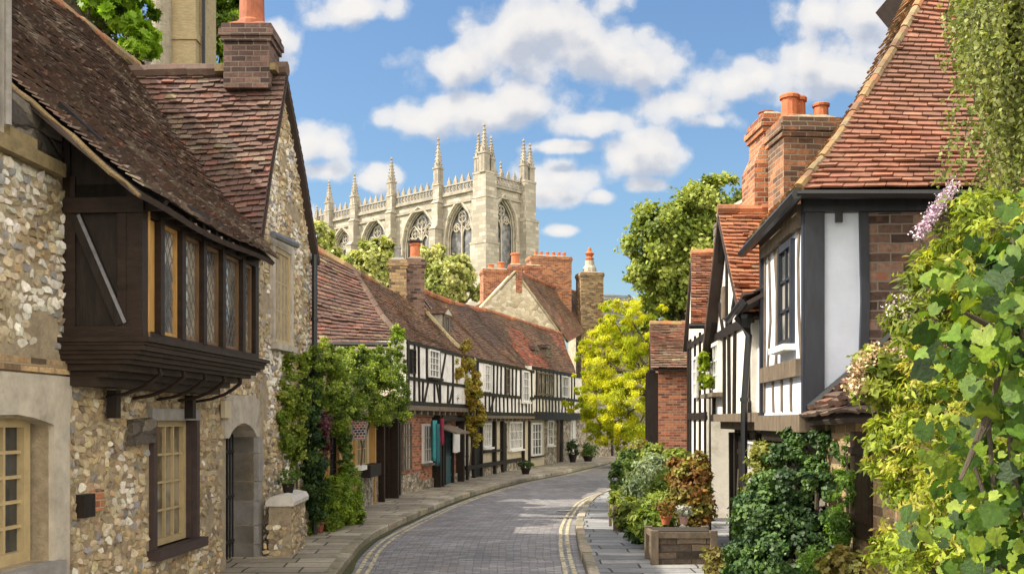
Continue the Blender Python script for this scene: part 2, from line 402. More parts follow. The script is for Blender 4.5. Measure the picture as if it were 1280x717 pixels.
def ridge_run(mb, pts, r=.11, seg=.32, pal=PAL_BROWN, drop=.0):
    pts=[Vector(p) for p in pts]; L=plen(pts); n=max(1,int(L/seg))
    for i in range(n):
        a=polyat(pts,i/n); b=polyat(pts,min(1,(i+1.04)/n)); j=random.uniform(-.012,.012)
        up=V(0,0,j-drop)
        mb.tube([a+up,b+up],[r*1.06,r*.98],8,True,pick(pal))
def roof(parent, patches, ridges=(), mat=None, name='roof'):
    tm=MB(); sm=MB()
    for p in patches: roof_patch(tm,sm,**p)
    ro=tm.build(name, mat or T_TILE, parent, uv=False)
    sm.build('roof_boarding', T_SLAB, ro)
    if ridges:
        rm=MB()
        for r in ridges: ridge_run(rm,**r)
        rm.build('ridge_tiles', mat or T_TILE, ro, uv=False)
    return ro

# ------------------------------------------------------------------ windows, doors
def window(parent, fac, s0,s1,z0,z1,d, nx,ny, mat, glass=None, fw=.06, bar=.022, th=.06, sill=None, name='window', label=None, mull=None, lead=False):
    m=MB(); 
    fac.box(m,s0,s0+fw,z0,z1,d-.02,d+th); fac.box(m,s1-fw,s1,z0,z1,d-.02,d+th)
    fac.box(m,s0+fw,s1-fw,z0,z0+fw,d-.02,d+th-.003); fac.box(m,s0+fw,s1-fw,z1-fw,z1,d-.02,d+th-.003)
    a0=s0+fw;a1=s1-fw;b0=z0+fw;b1=z1-fw
    for i in range(1,nx):
        x=a0+(a1-a0)*i/nx; ww=bar
        if mull and i in mull: ww=bar*2.6
        fac.box(m,x-ww/2,x+ww/2,b0,b1,d+.005,d+th*.65)
    for j in range(1,ny):
        z=b0+(b1-b0)*j/ny; fac.box(m,a0,a1,z-bar/2,z+bar/2,d+.006,d+th*.6)
    w=m.build(name,mat,parent)
    if label: w['label']=label
    g=MB(); fac.box(g,s0+fw*.5,s1-fw*.5,z0+fw*.5,z1-fw*.5,d-.015,d+.004)
    g.build('pane',glass or M_GLASS,w)
    if sill:
        q=MB(); fac.box(q,s0-.06,s1+.06,z0-.07,z0-.002,d-.02,d+th+.09); q.build('sill',sill,w)
    return w
def door(parent, fac, s0,s1,z0,z1,d, mat, frame=None, knob=M_IRON, fw=.08):
    m=MB(); n=max(3,int((s1-s0)/.16))
    for i in range(n):
        a=s0+(s1-s0)*i/n; b=s0+(s1-s0)*(i+1)/n
        fac.box(m,a+.004,b-.004,z0,z1,d-.03,d+.01+.006*(i%2))
    for z in (z0+.25,z0+(z1-z0)*.5,z1-.25): fac.box(m,s0+.02,s1-.02,z-.04,z+.04,d+.012,d+.032)
    o=m.build('door',mat,parent)
    k=MB(); c=fac.pt(s0+.12,z0+1.,d+.05); k.lathe((c.x,c.y,c.z-.03),[(.0,0),(.03,.005),(.035,.03),(.03,.055),(0.001,.06)],8); k.build('handle',knob,o)
    if frame:
        q=MB(); fac.box(q,s0-fw,s0,z0,z1+fw,d-.04,d+.1); fac.box(q,s1,s1+fw,z0,z1+fw,d-.04,d+.1); fac.box(q,s0,s1,z1,z1+fw,d-.04,d+.097)
        q.build('door_frame',frame,parent)
    return o
def pipe(parent, pts, r, mat=M_IRON, name='drainpipe'):
    m=MB(); m.tube(pts,r,8)
    pts=[Vector(p) for p in pts]; L=plen(pts)
    for k in range(1,int(L/1.1)+1):
        p=polyat(pts,min(.98,k*1.1/L)); q=polyat(pts,min(1,k*1.1/L+.05/L)); m.tube([p,q],r*1.35,8)
    return m.build(name,mat,parent,smooth=False)
def chimney(parent, c, ax, hx, hy, z0, z1, mat, pots=(), ledges=2, cap=True, capmat=None, name='chimney', taper=None):
    """brick stack on plan centre c with oversailing courses and pots [(dx,dy,r,h,mat)]"""
    c=V(c[0],c[1]); ax=V(ax[0],ax[1]).normalized(); ay=V(-ax.y,ax.x); m=MB()
    hgt=z1-z0
    m.obox(c,ax,ay,z0,z1-.28,hx,hy)
    m.obox(c,ax,ay,z1-.28,z1-.20,hx+.035,hy+.035); m.obox(c,ax,ay,z1-.20,z1-.10,hx+.065,hy+.065); m.obox(c,ax,ay,z1-.10,z1,hx+.03,hy+.03)
    if hgt>1.2:
        zz=z0+hgt*.45; m.obox(c,ax,ay,zz,zz+.07,hx+.03,hy+.03)
    o=m.build(name,mat,parent)
    if cap:
        q=MB(); q.obox(c,ax,ay,z1+.001,z1+.09,hx-.01,hy-.01,hx*.6,hy*.6); q.build('flaunching',capmat or M_MORTAR,o)
    for (dx,dy,r,h,pm) in pots:
        q=MB(); k=c+ax*dx+ay*dy
        q.lathe((k.x,k.y,z1+.05),[(r*1.15,0),(r*1.15,h*.08),(r,h*.12),(r*.92,h*.8),(r*1.12,h*.82),(r*1.15,h*.93),(r*.95,h),(r*.7,h),(r*.7,h*.8)],12)
        q.build('chimney_pot',pm,o,smooth=False)
    return o

# ------------------------------------------------------------------ leaves
SH_RH=np.array([(0,0,0),(.42,.45,.10),(0,1,0),(-.42,.45,.10)],np.float32)
SH_LONG=np.array([(0,0,0),(.17,.45,.03),(0,1,-.12),(-.17,.45,.03)],np.float32)
_g=[]
for _i in range(28):
    _a=2*math.pi*_i/28; _r=.50*(1+.085*math.cos(5*_a)+.055*(1 if _i%2 else -1))*(1-.55*math.exp(-((math.pi-_a)/.28)**2))
    _g.append((_r*math.sin(_a),.45+_r*math.cos(_a)))
SH_VINE=np.array([(x,y,  .34*abs(x)-.55*(y-.3)**2) for x,y in _g],np.float32)
_m=[(0,0),(.16,-.12),(.5,.0),(.36,.22),(.62,.48),(.34,.52),(.30,.74),(.10,.70),(0,1.),(-.10,.70),(-.30,.74),(-.34,.52),(-.62,.48),(-.36,.22),(-.5,0.),(-.16,-.12)]
SH_MAPLE=np.array([(x,y,.10*abs(x)-.22*y*y) for x,y in _m],np.float32)
def leaves(name, pos, size, cols, mat, parent=None, nrm=None, up=.5, shape=SH_RH, droop=0., seed=1):
    g=np.random.default_rng(seed); n=len(pos); k=len(shape)
    z=g.normal(size=(n,3)).astype(np.float32)
    if nrm is not None: z=z*.65+nrm*1.
    z[:,2]+=up
    z/=np.linalg.norm(z,axis=1,keepdims=True)+1e-6
    y=g.normal(size=(n,3)).astype(np.float32); y[:,2]-=droop*3
    y-=z*(y*z).sum(1,keepdims=True); y/=np.linalg.norm(y,axis=1,keepdims=True)+1e-6
    x=np.cross(y,z)
    size=np.broadcast_to(np.asarray(size,np.float32),(n,))
    v=pos[:,None,:]+size[:,None,None]*(shape[None,:,0,None]*x[:,None]+shape[None,:,1,None]*y[:,None]+shape[None,:,2,None]*z[:,None])
    me=bpy.data.meshes.new(name); me.vertices.add(n*k); me.loops.add(n*k); me.polygons.add(n)
    me.vertices.foreach_set('co',v.astype(np.float32).ravel())
    me.loops.foreach_set('vertex_index',np.arange(n*k,dtype=np.int32))
    me.polygons.foreach_set('loop_start',np.arange(0,n*k,k,dtype=np.int32)); me.polygons.foreach_set('loop_total',np.full(n,k,np.int32))
    me.update(calc_edges=True)
    ca=me.color_attributes.new('tint','FLOAT_COLOR','CORNER'); c=np.ones((n,4),np.float32); c[:,:3]=cols
    ca.data.foreach_set('color',np.repeat(c,k,axis=0).ravel())
    return link(name,me,mat,parent)
def colmix(n, pal, g, t=None):
    """pal: list of colours dark to light; clump value t picks along it"""
    pal=np.array(pal,np.float32); t=g.random(n) if t is None else t
    t=np.clip(t+g.normal(0,.16,n),0,.999)*(len(pal)-1); i=t.astype(int); f=(t-i)[:,None]
    c=pal[i]*(1-f)+pal[np.minimum(i+1,len(pal)-1)]*f
    return c*g.uniform(.8,1.2,(n,1))
def ell_cloud(ells, n, g, clump=.3, nclump=60, shell=.55):
    """leaf positions gathered in clumps spread through a set of ellipsoids (cx,cy,cz,rx,ry,rz)"""
    ells=np.array(ells,np.float32); vol=ells[:,3]*ells[:,4]*ells[:,5]; pr=vol**.7; pr/=pr.sum()
    k=g.choice(len(ells),nclump,p=pr); d=g.normal(size=(nclump,3)); d/=np.linalg.norm(d,axis=1,keepdims=True)
    r=g.random(nclump)**(1/3)*(1-shell)+shell*g.uniform(.8,1.03,nclump); r=np.clip(r,0,1.03)
    cc=ells[k,:3]+d*ells[k,3:]*r[:,None]
    cs=np.minimum(ells[k,3:].min(1),9)*clump*g.uniform(.6,1.5,nclump); ct=g.random(nclump)
    j=g.integers(0,nclump,n)
    off=g.normal(size=(n,3))*.55; pos=cc[j]+off*cs[j][:,None]*np.array([1,1,.75])
    nr=(pos-ells[k[j],:3])/ells[k[j],3:]
    nr/=np.linalg.norm(nr,axis=1,keepdims=True)+1e-6
    return pos.astype(np.float32), nr.astype(np.float32), ct[j]
def foliage(name, ells, n, size, pal, mat, parent, seed=1, clump=.3, nclump=60, shape=SH_RH, shell=.55, up=.5, droop=0., zmin=.0):
    g=np.random.default_rng(seed); pos,nr,t=ell_cloud(ells,n,g,clump,nclump,shell)
    ok=pos[:,2]>zmin; pos,nr,t=pos[ok],nr[ok],t[ok]; n=len(pos)
    return leaves(name,pos,size*g.uniform(.55,1.3,n),colmix(n,pal,g,t),mat,parent,nr,up,shape,droop,seed)
def limbs(name, base, tips, r0, parent, seed=3, mat=None, fork=None):
    rnd=random.Random(seed); m=MB(); base=Vector(base)
    fork=Vector(fork) if fork is not None else base+V(0,0,1)
    m.tube([base,base.lerp(fork,.3)+V(rnd.uniform(-.1,.1)*r0*4,0,0),base.lerp(fork,.7),fork],[r0*1.25,r0,r0*.85,r0*.75],9)
    for t in tips:
        t=Vector(t); mid=fork.lerp(t,.45)+V(rnd.uniform(-1,1),rnd.uniform(-1,1),rnd.uniform(0,.8))*(t-fork).length*.12
        m.tube([fork-V(0,0,r0*.3),mid,t],[r0*.5,r0*.32,r0*.1],6)
        for _ in range(3):
            q=mid.lerp(t,rnd.uniform(0,.7)); e=q+V(rnd.uniform(-1,1),rnd.uniform(-1,1),rnd.uniform(.1,1))*(t-fork).length*.14
            m.tube([q,e],[r0*.2,r0*.05],5)
    return m.build(name,mat or M_BARK,parent,uv=False)
def tree(name,label,cat,base,fork,ells,n,size,pal,seed,mat=None,nclump=90,clump=.28,r0=.3,group=None,shape=SH_RH,droop=0.,shell=.55):
    t=thing(name,label,cat,base,group)
    limbs('trunk',base,[(e[0],e[1],e[2]+e[5]*.3) for e in ells]+[(e[0]+e[3]*.6,e[1],e[2]) for e in ells[:3]]+[(e[0]-e[3]*.6,e[1],e[2]+e[5]*.2) for e in ells[:3]],r0,t,seed,None,fork)
    foliage('crown',ells,n,size,pal,mat or M_LEAF,t,seed,clump,nclump,shape,shell,droop=droop)
    return t
G_MID=[(.035,.075,.012),(.07,.13,.02),(.12,.20,.035),(.18,.27,.05)]
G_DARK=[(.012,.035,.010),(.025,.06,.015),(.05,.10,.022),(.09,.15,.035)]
G_LIGHT=[(.08,.13,.02),(.15,.22,.035),(.24,.32,.06),(.33,.40,.09)]
G_OLIVE=[(.10,.12,.03),(.18,.20,.06),(.27,.28,.10),(.36,.36,.15)]
G_YEL=[(.24,.32,.01),(.42,.47,.012),(.56,.58,.02),(.66,.66,.03)]
G_RUST=[(.14,.06,.02),(.25,.12,.03),(.30,.20,.05),(.16,.18,.04)]
G_GOLD=[(.22,.15,.02),(.35,.26,.03),(.42,.34,.05),(.25,.27,.05)]
# ================================================================== camera, light, sky
cam=bpy.data.cameras.new('camera'); co=bpy.data.objects.new('camera',cam); COL.objects.link(co)
co.location=(0,0,H); co.rotation_euler=(math.pi/2,0,0)
cam.sensor_width=36; cam.lens=36*F/1280; cam.shift_y=(HY-358.5)/1280; cam.clip_start=.1; cam.clip_end=6000
scene.camera=co
SUN_EL=math.radians(43); az=V(-1,-.10).normalized()
sd=V(az.x*math.cos(SUN_EL),az.y*math.cos(SUN_EL),math.sin(SUN_EL))
sl=bpy.data.lights.new('sun','SUN'); sl.energy=2.9; sl.angle=math.radians(.6); sl.color=(1,.90,.74)
so=bpy.data.objects.new('sun',sl); COL.objects.link(so); so.rotation_euler=(-sd).to_track_quat('-Z','Y').to_euler(); so.location=(-20,0,30)
scene.view_settings.view_transform='Standard'; scene.view_settings.look='None'; scene.view_settings.gamma=1
scene.view_settings.exposure=EXPO=1.36
W=bpy.data.worlds.new('World'); scene.world=W; W.use_nodes=True; nt=W.node_tree
bg=nt.nodes['Background']
sky=N(nt,'ShaderNodeTexSky',sky_type='NISHITA'); sky.sun_disc=False; sky.sun_elevation=SUN_EL; sky.sun_rotation=math.atan2(az.x,az.y)
sky.altitude=50; sky.air_density=1.35; sky.dust_density=1.1; sky.ozone_density=2.6
tc=N(nt,'ShaderNodeTexCoord').outputs['Generated']
sx=N(nt,'ShaderNodeSeparateXYZ'); nt.links.new(tc,sx.inputs[0])
yc=math_(nt,'MAXIMUM',sx.outputs[1],.08)
u=math_(nt,'DIVIDE',sx.outputs[0],yc); v=math_(nt,'DIVIDE',sx.outputs[2],yc)
def cloudfield(du,dv):
    cb=N(nt,'ShaderNodeCombineXYZ'); nt.links.new(math_(nt,'ADD',u,du),cb.inputs[0]); nt.links.new(math_(nt,'ADD',v,dv),cb.inputs[1])
    w=N(nt,'ShaderNodeTexNoise'); w.inputs['Scale'].default_value=12; w.inputs['Detail'].default_value=6; w.inputs['Roughness'].default_value=.58; nt.links.new(cb.outputs[0],w.inputs['Vector'])
    acc=None
    for (px,py,a,b) in CLOUDS:
        c=((px-640)/F,(HY-py)/F)
        s=N(nt,'ShaderNodeVectorMath',operation='SUBTRACT'); nt.links.new(cb.outputs[0],s.inputs[0]); s.inputs[1].default_value=(c[0],c[1],0)
        m=N(nt,'ShaderNodeVectorMath',operation='MULTIPLY'); nt.links.new(s.outputs[0],m.inputs[0]); m.inputs[1].default_value=(F/a/1.12,F/b/1.18,0)
        l=N(nt,'ShaderNodeVectorMath',operation='LENGTH'); nt.links.new(m.outputs[0],l.inputs[0])
        if acc is None: acc=l.outputs['Value']
        else:
            sm=N(nt,'ShaderNodeMath',operation='SMOOTH_MIN'); nt.links.new(acc,sm.inputs[0]); nt.links.new(l.outputs['Value'],sm.inputs[1]); sm.inputs[2].default_value=.35; acc=sm.outputs[0]
    dens=math_(nt,'SUBTRACT',1.,acc)
    for sc_,am in ((21,.75),):
        vo=N(nt,'ShaderNodeTexVoronoi',feature='F1',voronoi_dimensions='2D'); vo.inputs['Scale'].default_value=sc_; vo.inputs['Detail'].default_value=1; nt.links.new(cb.outputs[0],vo.inputs['Vector'])
        dens=math_(nt,'ADD',dens,math_(nt,'MULTIPLY',math_(nt,'SUBTRACT',.46,vo.outputs['Distance']),am))
    return math_(nt,'ADD',dens,math_(nt,'MULTIPLY',math_(nt,'SUBTRACT',w.outputs[0],.5),2.8)), w.outputs[0]
CLOUDS=[(440,12,55,20),(345,50,26,20),(335,82,34,14),(570,82,58,26),(640,70,70,38),(690,30,80,46),(740,62,60,40),(800,85,48,26),(915,105,58,22),
 (535,152,52,16),(600,140,66,26),(665,128,62,26),(735,154,50,14),(700,184,40,8),(860,135,54,18),(890,152,50,14),(822,188,60,22),(385,180,38,22),(408,215,30,13),(468,222,26,12),(385,276,26,18),(705,222,48,20),(690,243,40,14),
 (1070,20,70,24),(1100,48,62,28),(1035,88,54,24),(1075,95,40,18),(750,245,14,8),(702,288,18,7),(805,232,20,8),(-150,150,120,50),(1500,200,160,60),(-500,60,200,70),(1900,80,200,80)]
d0,n0=cloudfield(0,0); d1,n1=cloudfield(-.006,.022)
d0=math_(nt,'ADD',d0,.42); d1=math_(nt,'ADD',d1,.22)
mask=ramp(nt,d0,[(.0,0.),(.22,.22),(.48,.78),(.95,1.)])
front=ramp(nt,sx.outputs[1],[(.05,0.),(.15,1.)])
mask=math_(nt,'MULTIPLY',mask,front)
# lit crests, softer undersides: more cloud above a point means less light on it
shade=ramp(nt,d1,[(.0,(1.,1.,1.)),(.45,(.95,.95,.96)),(.8,(.72,.76,.84)),(1.2,(.60,.66,.78))])
cl=mix(nt,1.,shade,(4.25,4.15,4.05),'MULTIPLY')
# unseen broken cloud added behind and above us, as warm fill for the shade
nb=nz(nt,2.1,6,.6,tc); back=math_(nt,'MULTIPLY',ramp(nt,nb,[(.40,0.),(.52,1.)]),math_(nt,'SUBTRACT',1.,front))
skyc=mix(nt,1.,sky.outputs[0],(.56,.66,.76),'MULTIPLY')
n=mix(nt,mask,skyc,cl); n=mix(nt,back,n,(16.5,14.8,12.4)); nt.links.new(n,bg.inputs['Color']); bg.inputs['Strength'].default_value=.085

# ================================================================== ground, road, pavements
def cat(pts, n=8):
    P_=[V(*p) for p in pts]; out=[]
    for i in range(len(P_)-1):
        a=P_[max(i-1,0)];b=P_[i];c=P_[i+1];d=P_[min(i+2,len(P_)-1)]
        for k in range(n):
            t=k/n; out.append(.5*((2*b)+(c-a)*t+(2*a-5*b+4*c-d)*t*t+(3*b-a-3*c+d)*t**3))
    out.append(P_[-1]); return out
KL=cat([(-2.2,-30),(-2.2,0),(-2.22,9),(-2.32,13.4),(-2.47,16.2),(-2.35,19),(-1.71,24.2),(-.92,28.7),(.33,33.9),(2.0,39),(4.9,49.3),(7.8,58),(12,68),(20,82),(34,105)])
KR=cat([(.86,-30),(.86,0),(.92,9),(1.02,13.6),(1.10,16.7),(1.27,19.8),(1.58,22.7),(2.04,25.9),(2.77,28.7),(4.35,33.5),(6.1,38.6),(9.0,48.3),(11.5,56),(15.5,66),(23.5,80),(37,103)])
def side(pl,i,off):
    a=pl[max(i-1,0)]; b=pl[min(i+1,len(pl)-1)]; t=(b-a).normalized(); return pl[i]+V(t.y,-t.x)*off   # + is to the right
def band(pl,o0,o1,z0,z1=None):
    m=MB(); z1=z0 if z1 is None else z1; vs=[]
    for i in range(len(pl)):
        a=side(pl,i,o0); b=side(pl,i,o1); vs+=[(a.x,a.y,z0),(b.x,b.y,z1)]
    m.add(vs,[(2*i,2*i+1,2*i+3,2*i+2) for i in range(len(pl)-1)]); return m
def curve_uv(o, pl, o0, o1):
    """u along the street, v across it, in metres"""
    me=o.data; uv=me.uv_layers['UVMap'].data; d=[0.]
    for a,b in zip(pl,pl[1:]): d.append(d[-1]+(b-a).length)
    for p in me.polygons:
        for li in p.loop_indices:
            vi=me.loops[li].vertex_index; i=vi//2
            uv[li].uv=(d[i], o0 if vi%2==0 else o1)
m=MB(); m.box(-900,900,-400,2500,-.5,-.03)
g=m.build('ground',m_plain('earth',(.10,.11,.05),.95,.6,.4,.6,.05)); tag(g,kind='structure')
# road of worn setts
mr,ntr,b=newmat('road_setts')
uvr=N(ntr,'ShaderNodeUVMap').outputs[0]
dn=N(ntr,'ShaderNodeTexNoise'); dn.inputs['Scale'].default_value=2.2; ntr.links.new(uvr,dn.inputs['Vector'])
s_=N(ntr,'ShaderNodeVectorMath',operation='SCALE'); ntr.links.new(dn.outputs['Color'],s_.inputs[0]); s_.inputs['Scale'].default_value=.07
a_=N(ntr,'ShaderNodeVectorMath',operation='ADD'); ntr.links.new(uvr,a_.inputs[0]); ntr.links.new(s_.outputs[0],a_.inputs[1])
mp=N(ntr,'ShaderNodeMapping'); mp.inputs['Rotation'].default_value=(0,0,math.pi/2); ntr.links.new(a_.outputs[0],mp.inputs[0])
bt=N(ntr,'ShaderNodeTexBrick'); ntr.links.new(mp.outputs[0],bt.inputs['Vector'])
for k,x in (('Scale',1),('Brick Width',.21),('Row Height',.115),('Mortar Size',.009),('Mortar Smooth',.6)): bt.inputs[k].default_value=x
bt.inputs['Color1'].default_value=(0,0,0,1); bt.inputs['Color2'].default_value=(1,1,1,1)
c=ramp(ntr,bt.outputs['Color'],[(0,(.155,.15,.155)),(.5,(.205,.197,.20)),(1,(.29,.275,.27))])
c=mix(ntr,1.,c,ramp(ntr,nz(ntr,.55,5,.65),[(.3,.72),(.7,1.3)]),'MULTIPLY')
c=mix(ntr,1.,c,ramp(ntr,nz(ntr,28,5,.7),[(.25,.65),(.75,1.4)]),'MULTIPLY')
c=mix(ntr,ramp(ntr,nz(ntr,1.3,4,.6),[(.55,0.),(.72,.6)]),c,(.26,.22,.18))
c=mix(ntr,math_(ntr,'MULTIPLY',bt.outputs['Fac'],.5),c,(.09,.085,.08))
c=mix(ntr,ramp(ntr,nz(ntr,.9,6,.75,None,1.2),[(.60,0.),(.66,.45)]),c,(.12,.115,.12))
ntr.links.new(c,b.inputs['Base Color']); b.inputs['Roughness'].default_value=.62
h=math_(ntr,'ADD',math_(ntr,'MULTIPLY',math_(ntr,'SUBTRACT',1.,bt.outputs['Fac']),.8),math_(ntr,'MULTIPLY',nz(ntr,14,5,.7),.9))
bump(ntr,b,h,.8,.02)
# crown of the road: a slightly cambered strip between the two kerbs
m=MB(); vs=[]; K=8
n=NK=min(len(KL),len(KR))
for i in range(n):
    for k in range(K+1):
        q=KL[i].lerp(KR[i],k/K); vs.append((q.x,q.y,.03*math.sin(math.pi*k/K)-.02))
m.add(vs,[(i*(K+1)+k,i*(K+1)+k+1,(i+1)*(K+1)+k+1,(i+1)*(K+1)+k) for i in range(n-1) for k in range(K)])
ro=m.build('road',mr); tag(ro,kind='structure')
me=ro.data; d=[0.]
for i in range(1,n): d.append(d[-1]+((KL[i]+KR[i])/2-(KL[i-1]+KR[i-1])/2).length)
uvd=me.uv_layers['UVMap'].data
for p in me.polygons:
    for li in p.loop_indices:
        vi=me.loops[li].vertex_index; i,k=divmod(vi,K+1); uvd[li].uv=(d[i],3.1*k/K)
def m_flags(name,c1,c2,bw,rh,joint):
    m_,nt_,b_=newmat(name); uv=N(nt_,'ShaderNodeUVMap').outputs[0]
    dn=N(nt_,'ShaderNodeTexNoise'); dn.inputs['Scale'].default_value=1.1; nt_.links.new(uv,dn.inputs['Vector'])
    s=N(nt_,'ShaderNodeVectorMath',operation='SCALE'); nt_.links.new(dn.outputs['Color'],s.inputs[0]); s.inputs['Scale'].default_value=.16
    a=N(nt_,'ShaderNodeVectorMath',operation='ADD'); nt_.links.new(uv,a.inputs[0]); nt_.links.new(s.outputs[0],a.inputs[1])
    mp=N(nt_,'ShaderNodeMapping'); mp.inputs['Rotation'].default_value=(0,0,math.pi/2); nt_.links.new(a.outputs[0],mp.inputs[0])
    t=N(nt_,'ShaderNodeTexBrick'); nt_.links.new(mp.outputs[0],t.inputs['Vector'])
    for k,x in (('Scale',1),('Brick Width',bw),('Row Height',rh),('Mortar Size',joint),('Mortar Smooth',.3)): t.inputs[k].default_value=x
    t.offset=.37; t.squash=1.35; t.squash_frequency=3
    t.inputs['Color1'].default_value=(0,0,0,1); t.inputs['Color2'].default_value=(1,1,1,1)
    c=ramp(nt_,t.outputs['Color'],[(0,tuple(x*.7 for x in c1)),(.5,c1),(1,c2)])
    c=mix(nt_,1.,c,ramp(nt_,nz(nt_,1.1,5,.65),[(.3,.72),(.7,1.25)]),'MULTIPLY')
    c=mix(nt_,1.,c,ramp(nt_,nz(nt_,16,5,.7),[(.25,.75),(.75,1.25)]),'MULTIPLY')
    c=mix(nt_,ramp(nt_,nz(nt_,2.3,5,.7),[(.58,0.),(.68,.55)]),c,(.10,.11,.05))
    c=mix(nt_,t.outputs['Fac'],c,(.045,.045,.03))
    nt_.links.new(c,b_.inputs['Base Color']); b_.inputs['Roughness'].default_value=.75
    h=math_(nt_,'ADD',math_(nt_,'SUBTRACT',1.,t.outputs['Fac']),math_(nt_,'MULTIPLY',nz(nt_,7,5,.7),.6)); bump(nt_,b_,h,.8,.02); return m_
mf=m_flags('sandstone_flags',(.33,.29,.22),(.43,.385,.30),.72,.46,.016)
mf2=m_flags('slate_flags',(.22,.225,.235),(.31,.31,.31),.80,.40,.016)
def pave(name,pl,o0,o1,mat,steps):
    m=MB(); S=steps; vs=[]
    for i in range(len(pl)):
        for k in range(S+1):
            q=side(pl,i,o0+(o1-o0)*k/S); vs.append((q.x,q.y,.10+.012*noise.noise(V(q.x*1.3,q.y*1.3,0))))
    m.add(vs,[(i*(S+1)+k,i*(S+1)+k+1,(i+1)*(S+1)+k+1,(i+1)*(S+1)+k) for i in range(len(pl)-1) for k in range(S)])
    o=m.build(name,mat); me=o.data; d=[0.]
    for a,b in zip(pl,pl[1:]): d.append(d[-1]+(b-a).length)
    uvd=me.uv_layers['UVMap'].data
    for p in me.polygons:
        for li in p.loop_indices:
            vi=me.loops[li].vertex_index; i,k=divmod(vi,S+1); uvd[li].uv=(d[i],o0+(o1-o0)*k/S)
    return tag(o,kind='structure')
pave('pavement_left',KL,-.16,-3.2,mf,6)
pave('pavement_right',KR,.14,3.4,mf2,6)
def kerb(name,pl,sgn,w,mat):
    m=MB(); d=[0.]
    for a,b in zip(pl,pl[1:]): d.append(d[-1]+(b-a).length)
    p3=[V(p.x,p.y,0) for p in pl]; L=d[-1]; x=24.
    rnd=random.Random(5)
    while x<min(L-1,105):
        ln=rnd.uniform(.55,.95); a=polyat(p3,x/L); b=polyat(p3,(x+ln-.018)/L); t=(b-a).normalized(); nn=V(t.y,-t.x,0)*sgn
        j=rnd.uniform(-.012,.012); zt=.115+rnd.uniform(-.008,.01); w_=w+rnd.uniform(-.02,.02)
        q=[a+nn*j,b+nn*j,b+nn*w_,a+nn*w_]; 
        vs=[V(p.x,p.y,-.1) for p in q]+[V(p.x,p.y,zt-.02) for p in q]+[V(q[0].x,q[0].y,zt-.02)+nn*.02+V(0,0,.02),V(q[1].x,q[1].y,zt-.02)+nn*.02+V(0,0,.02),V(q[2].x,q[2].y,zt),V(q[3].x,q[3].y,zt)]
        m.add(vs,[(0,1,5,4),(1,2,6,5),(2,3,7,6),(3,0,4,7),(4,5,9,8),(8,9,10,11),(5,6,10,9),(7,4,8,11)],pick([((.30,.26,.19),3),((.24,.21,.16),2),((.36,.32,.25),1)]))
        x+=ln
    return tag(m.build(name,mat),kind='structure')
T_KERB=m_attr('kerb_stone',.85,14,.4,.7,.012,dirt=(3,.56,(.09,.10,.04)))
kerb('kerb_left',KL,-1,.17,T_KERB); kerb('kerb_right',KR,1,.15,T_KERB)
# leaf litter and moss along the left channel
mm=m_plain('gutter_moss',(.07,.075,.025),.95,30,.6,1.,.02)
m=MB(); vs=[]
for i in range(len(KL)):
    w=.10+.06*noise.noise(V(KL[i].y*.9,0,3)); a=side(KL,i,.0); b=side(KL,i,max(.03,w)); vs+=[(a.x,a.y,-.004),(b.x,b.y,-.002+.002)]
m.add(vs,[(2*i,2*i+1,2*i+3,2*i+2) for i in range(len(KL)-1)])
o=m.build('gutter',mm); tag(o,kind='structure')
# double yellow lines, worn
ml,ntl,b=newmat('yellow_line_paint')
t=N(ntl,'ShaderNodeBsdfTransparent'); ms=N(ntl,'ShaderNodeMixShader')
wn=ramp(ntl,nz(ntl,7,7,.8),[(.40,1.),(.50,0.)])
ntl.links.new(wn,ms.inputs[0]); ntl.links.new(b.outputs[0],ms.inputs[1]); ntl.links.new(t.outputs[0],ms.inputs[2]); ntl.links.new(ms.outputs[0],ntl.nodes['Material Output'].inputs[0])
c=mix(ntl,ramp(ntl,nz(ntl,3,4),[(.4,0.),(.65,1.)]),(.52,.45,.25),(.50,.46,.35)); ntl.links.new(c,b.inputs['Base Color']); b.inputs['Roughness'].default_value=.7
def line(pl,sgn,o0,w):
    def zz(i,off):
        a=side(pl,i,sgn*off); L=(KL[i]-KR[i]).length; return .03*math.sin(math.pi*min(1,off/L))-.02+.006
    m=MB(); vs=[]
    for i in range(NK):
        wob=.012*noise.noise(V(pl[i].y*.7,o0*9,1))
        a=side(pl,i,sgn*(o0+wob)); b=side(pl,i,sgn*(o0+w+wob)); vs+=[(a.x,a.y,zz(i,o0)),(b.x,b.y,zz(i,o0+w))]
    m.add(vs,[(2*i,2*i+1,2*i+3,2*i+2) for i in range(NK-1)]); return m
for nm,pl,sg,o0 in (('road_line',KL,1,.17),('road_line',KL,1,.30),('road_line',KR,-1,.13),('road_line',KR,-1,.25)):
    o=line(pl,sg,o0,.06).build(nm,ml); tag(o,kind='structure')
for (px0,px1,py) in ((696,714,638),(698,716,646)):
    Y=F*H/(py-HY); a=V((px0-640)/F*Y,Y); bb=V((px1-640)/F*Y,Y); m=MB(); m.add([(a.x,a.y-.1,.016),(bb.x,bb.y-.14,.016),(bb.x,bb.y+.1,.016),(a.x,a.y+.06,.016)],[(0,1,2,3)])
    tag(m.build('road_marking',ml),kind='structure')
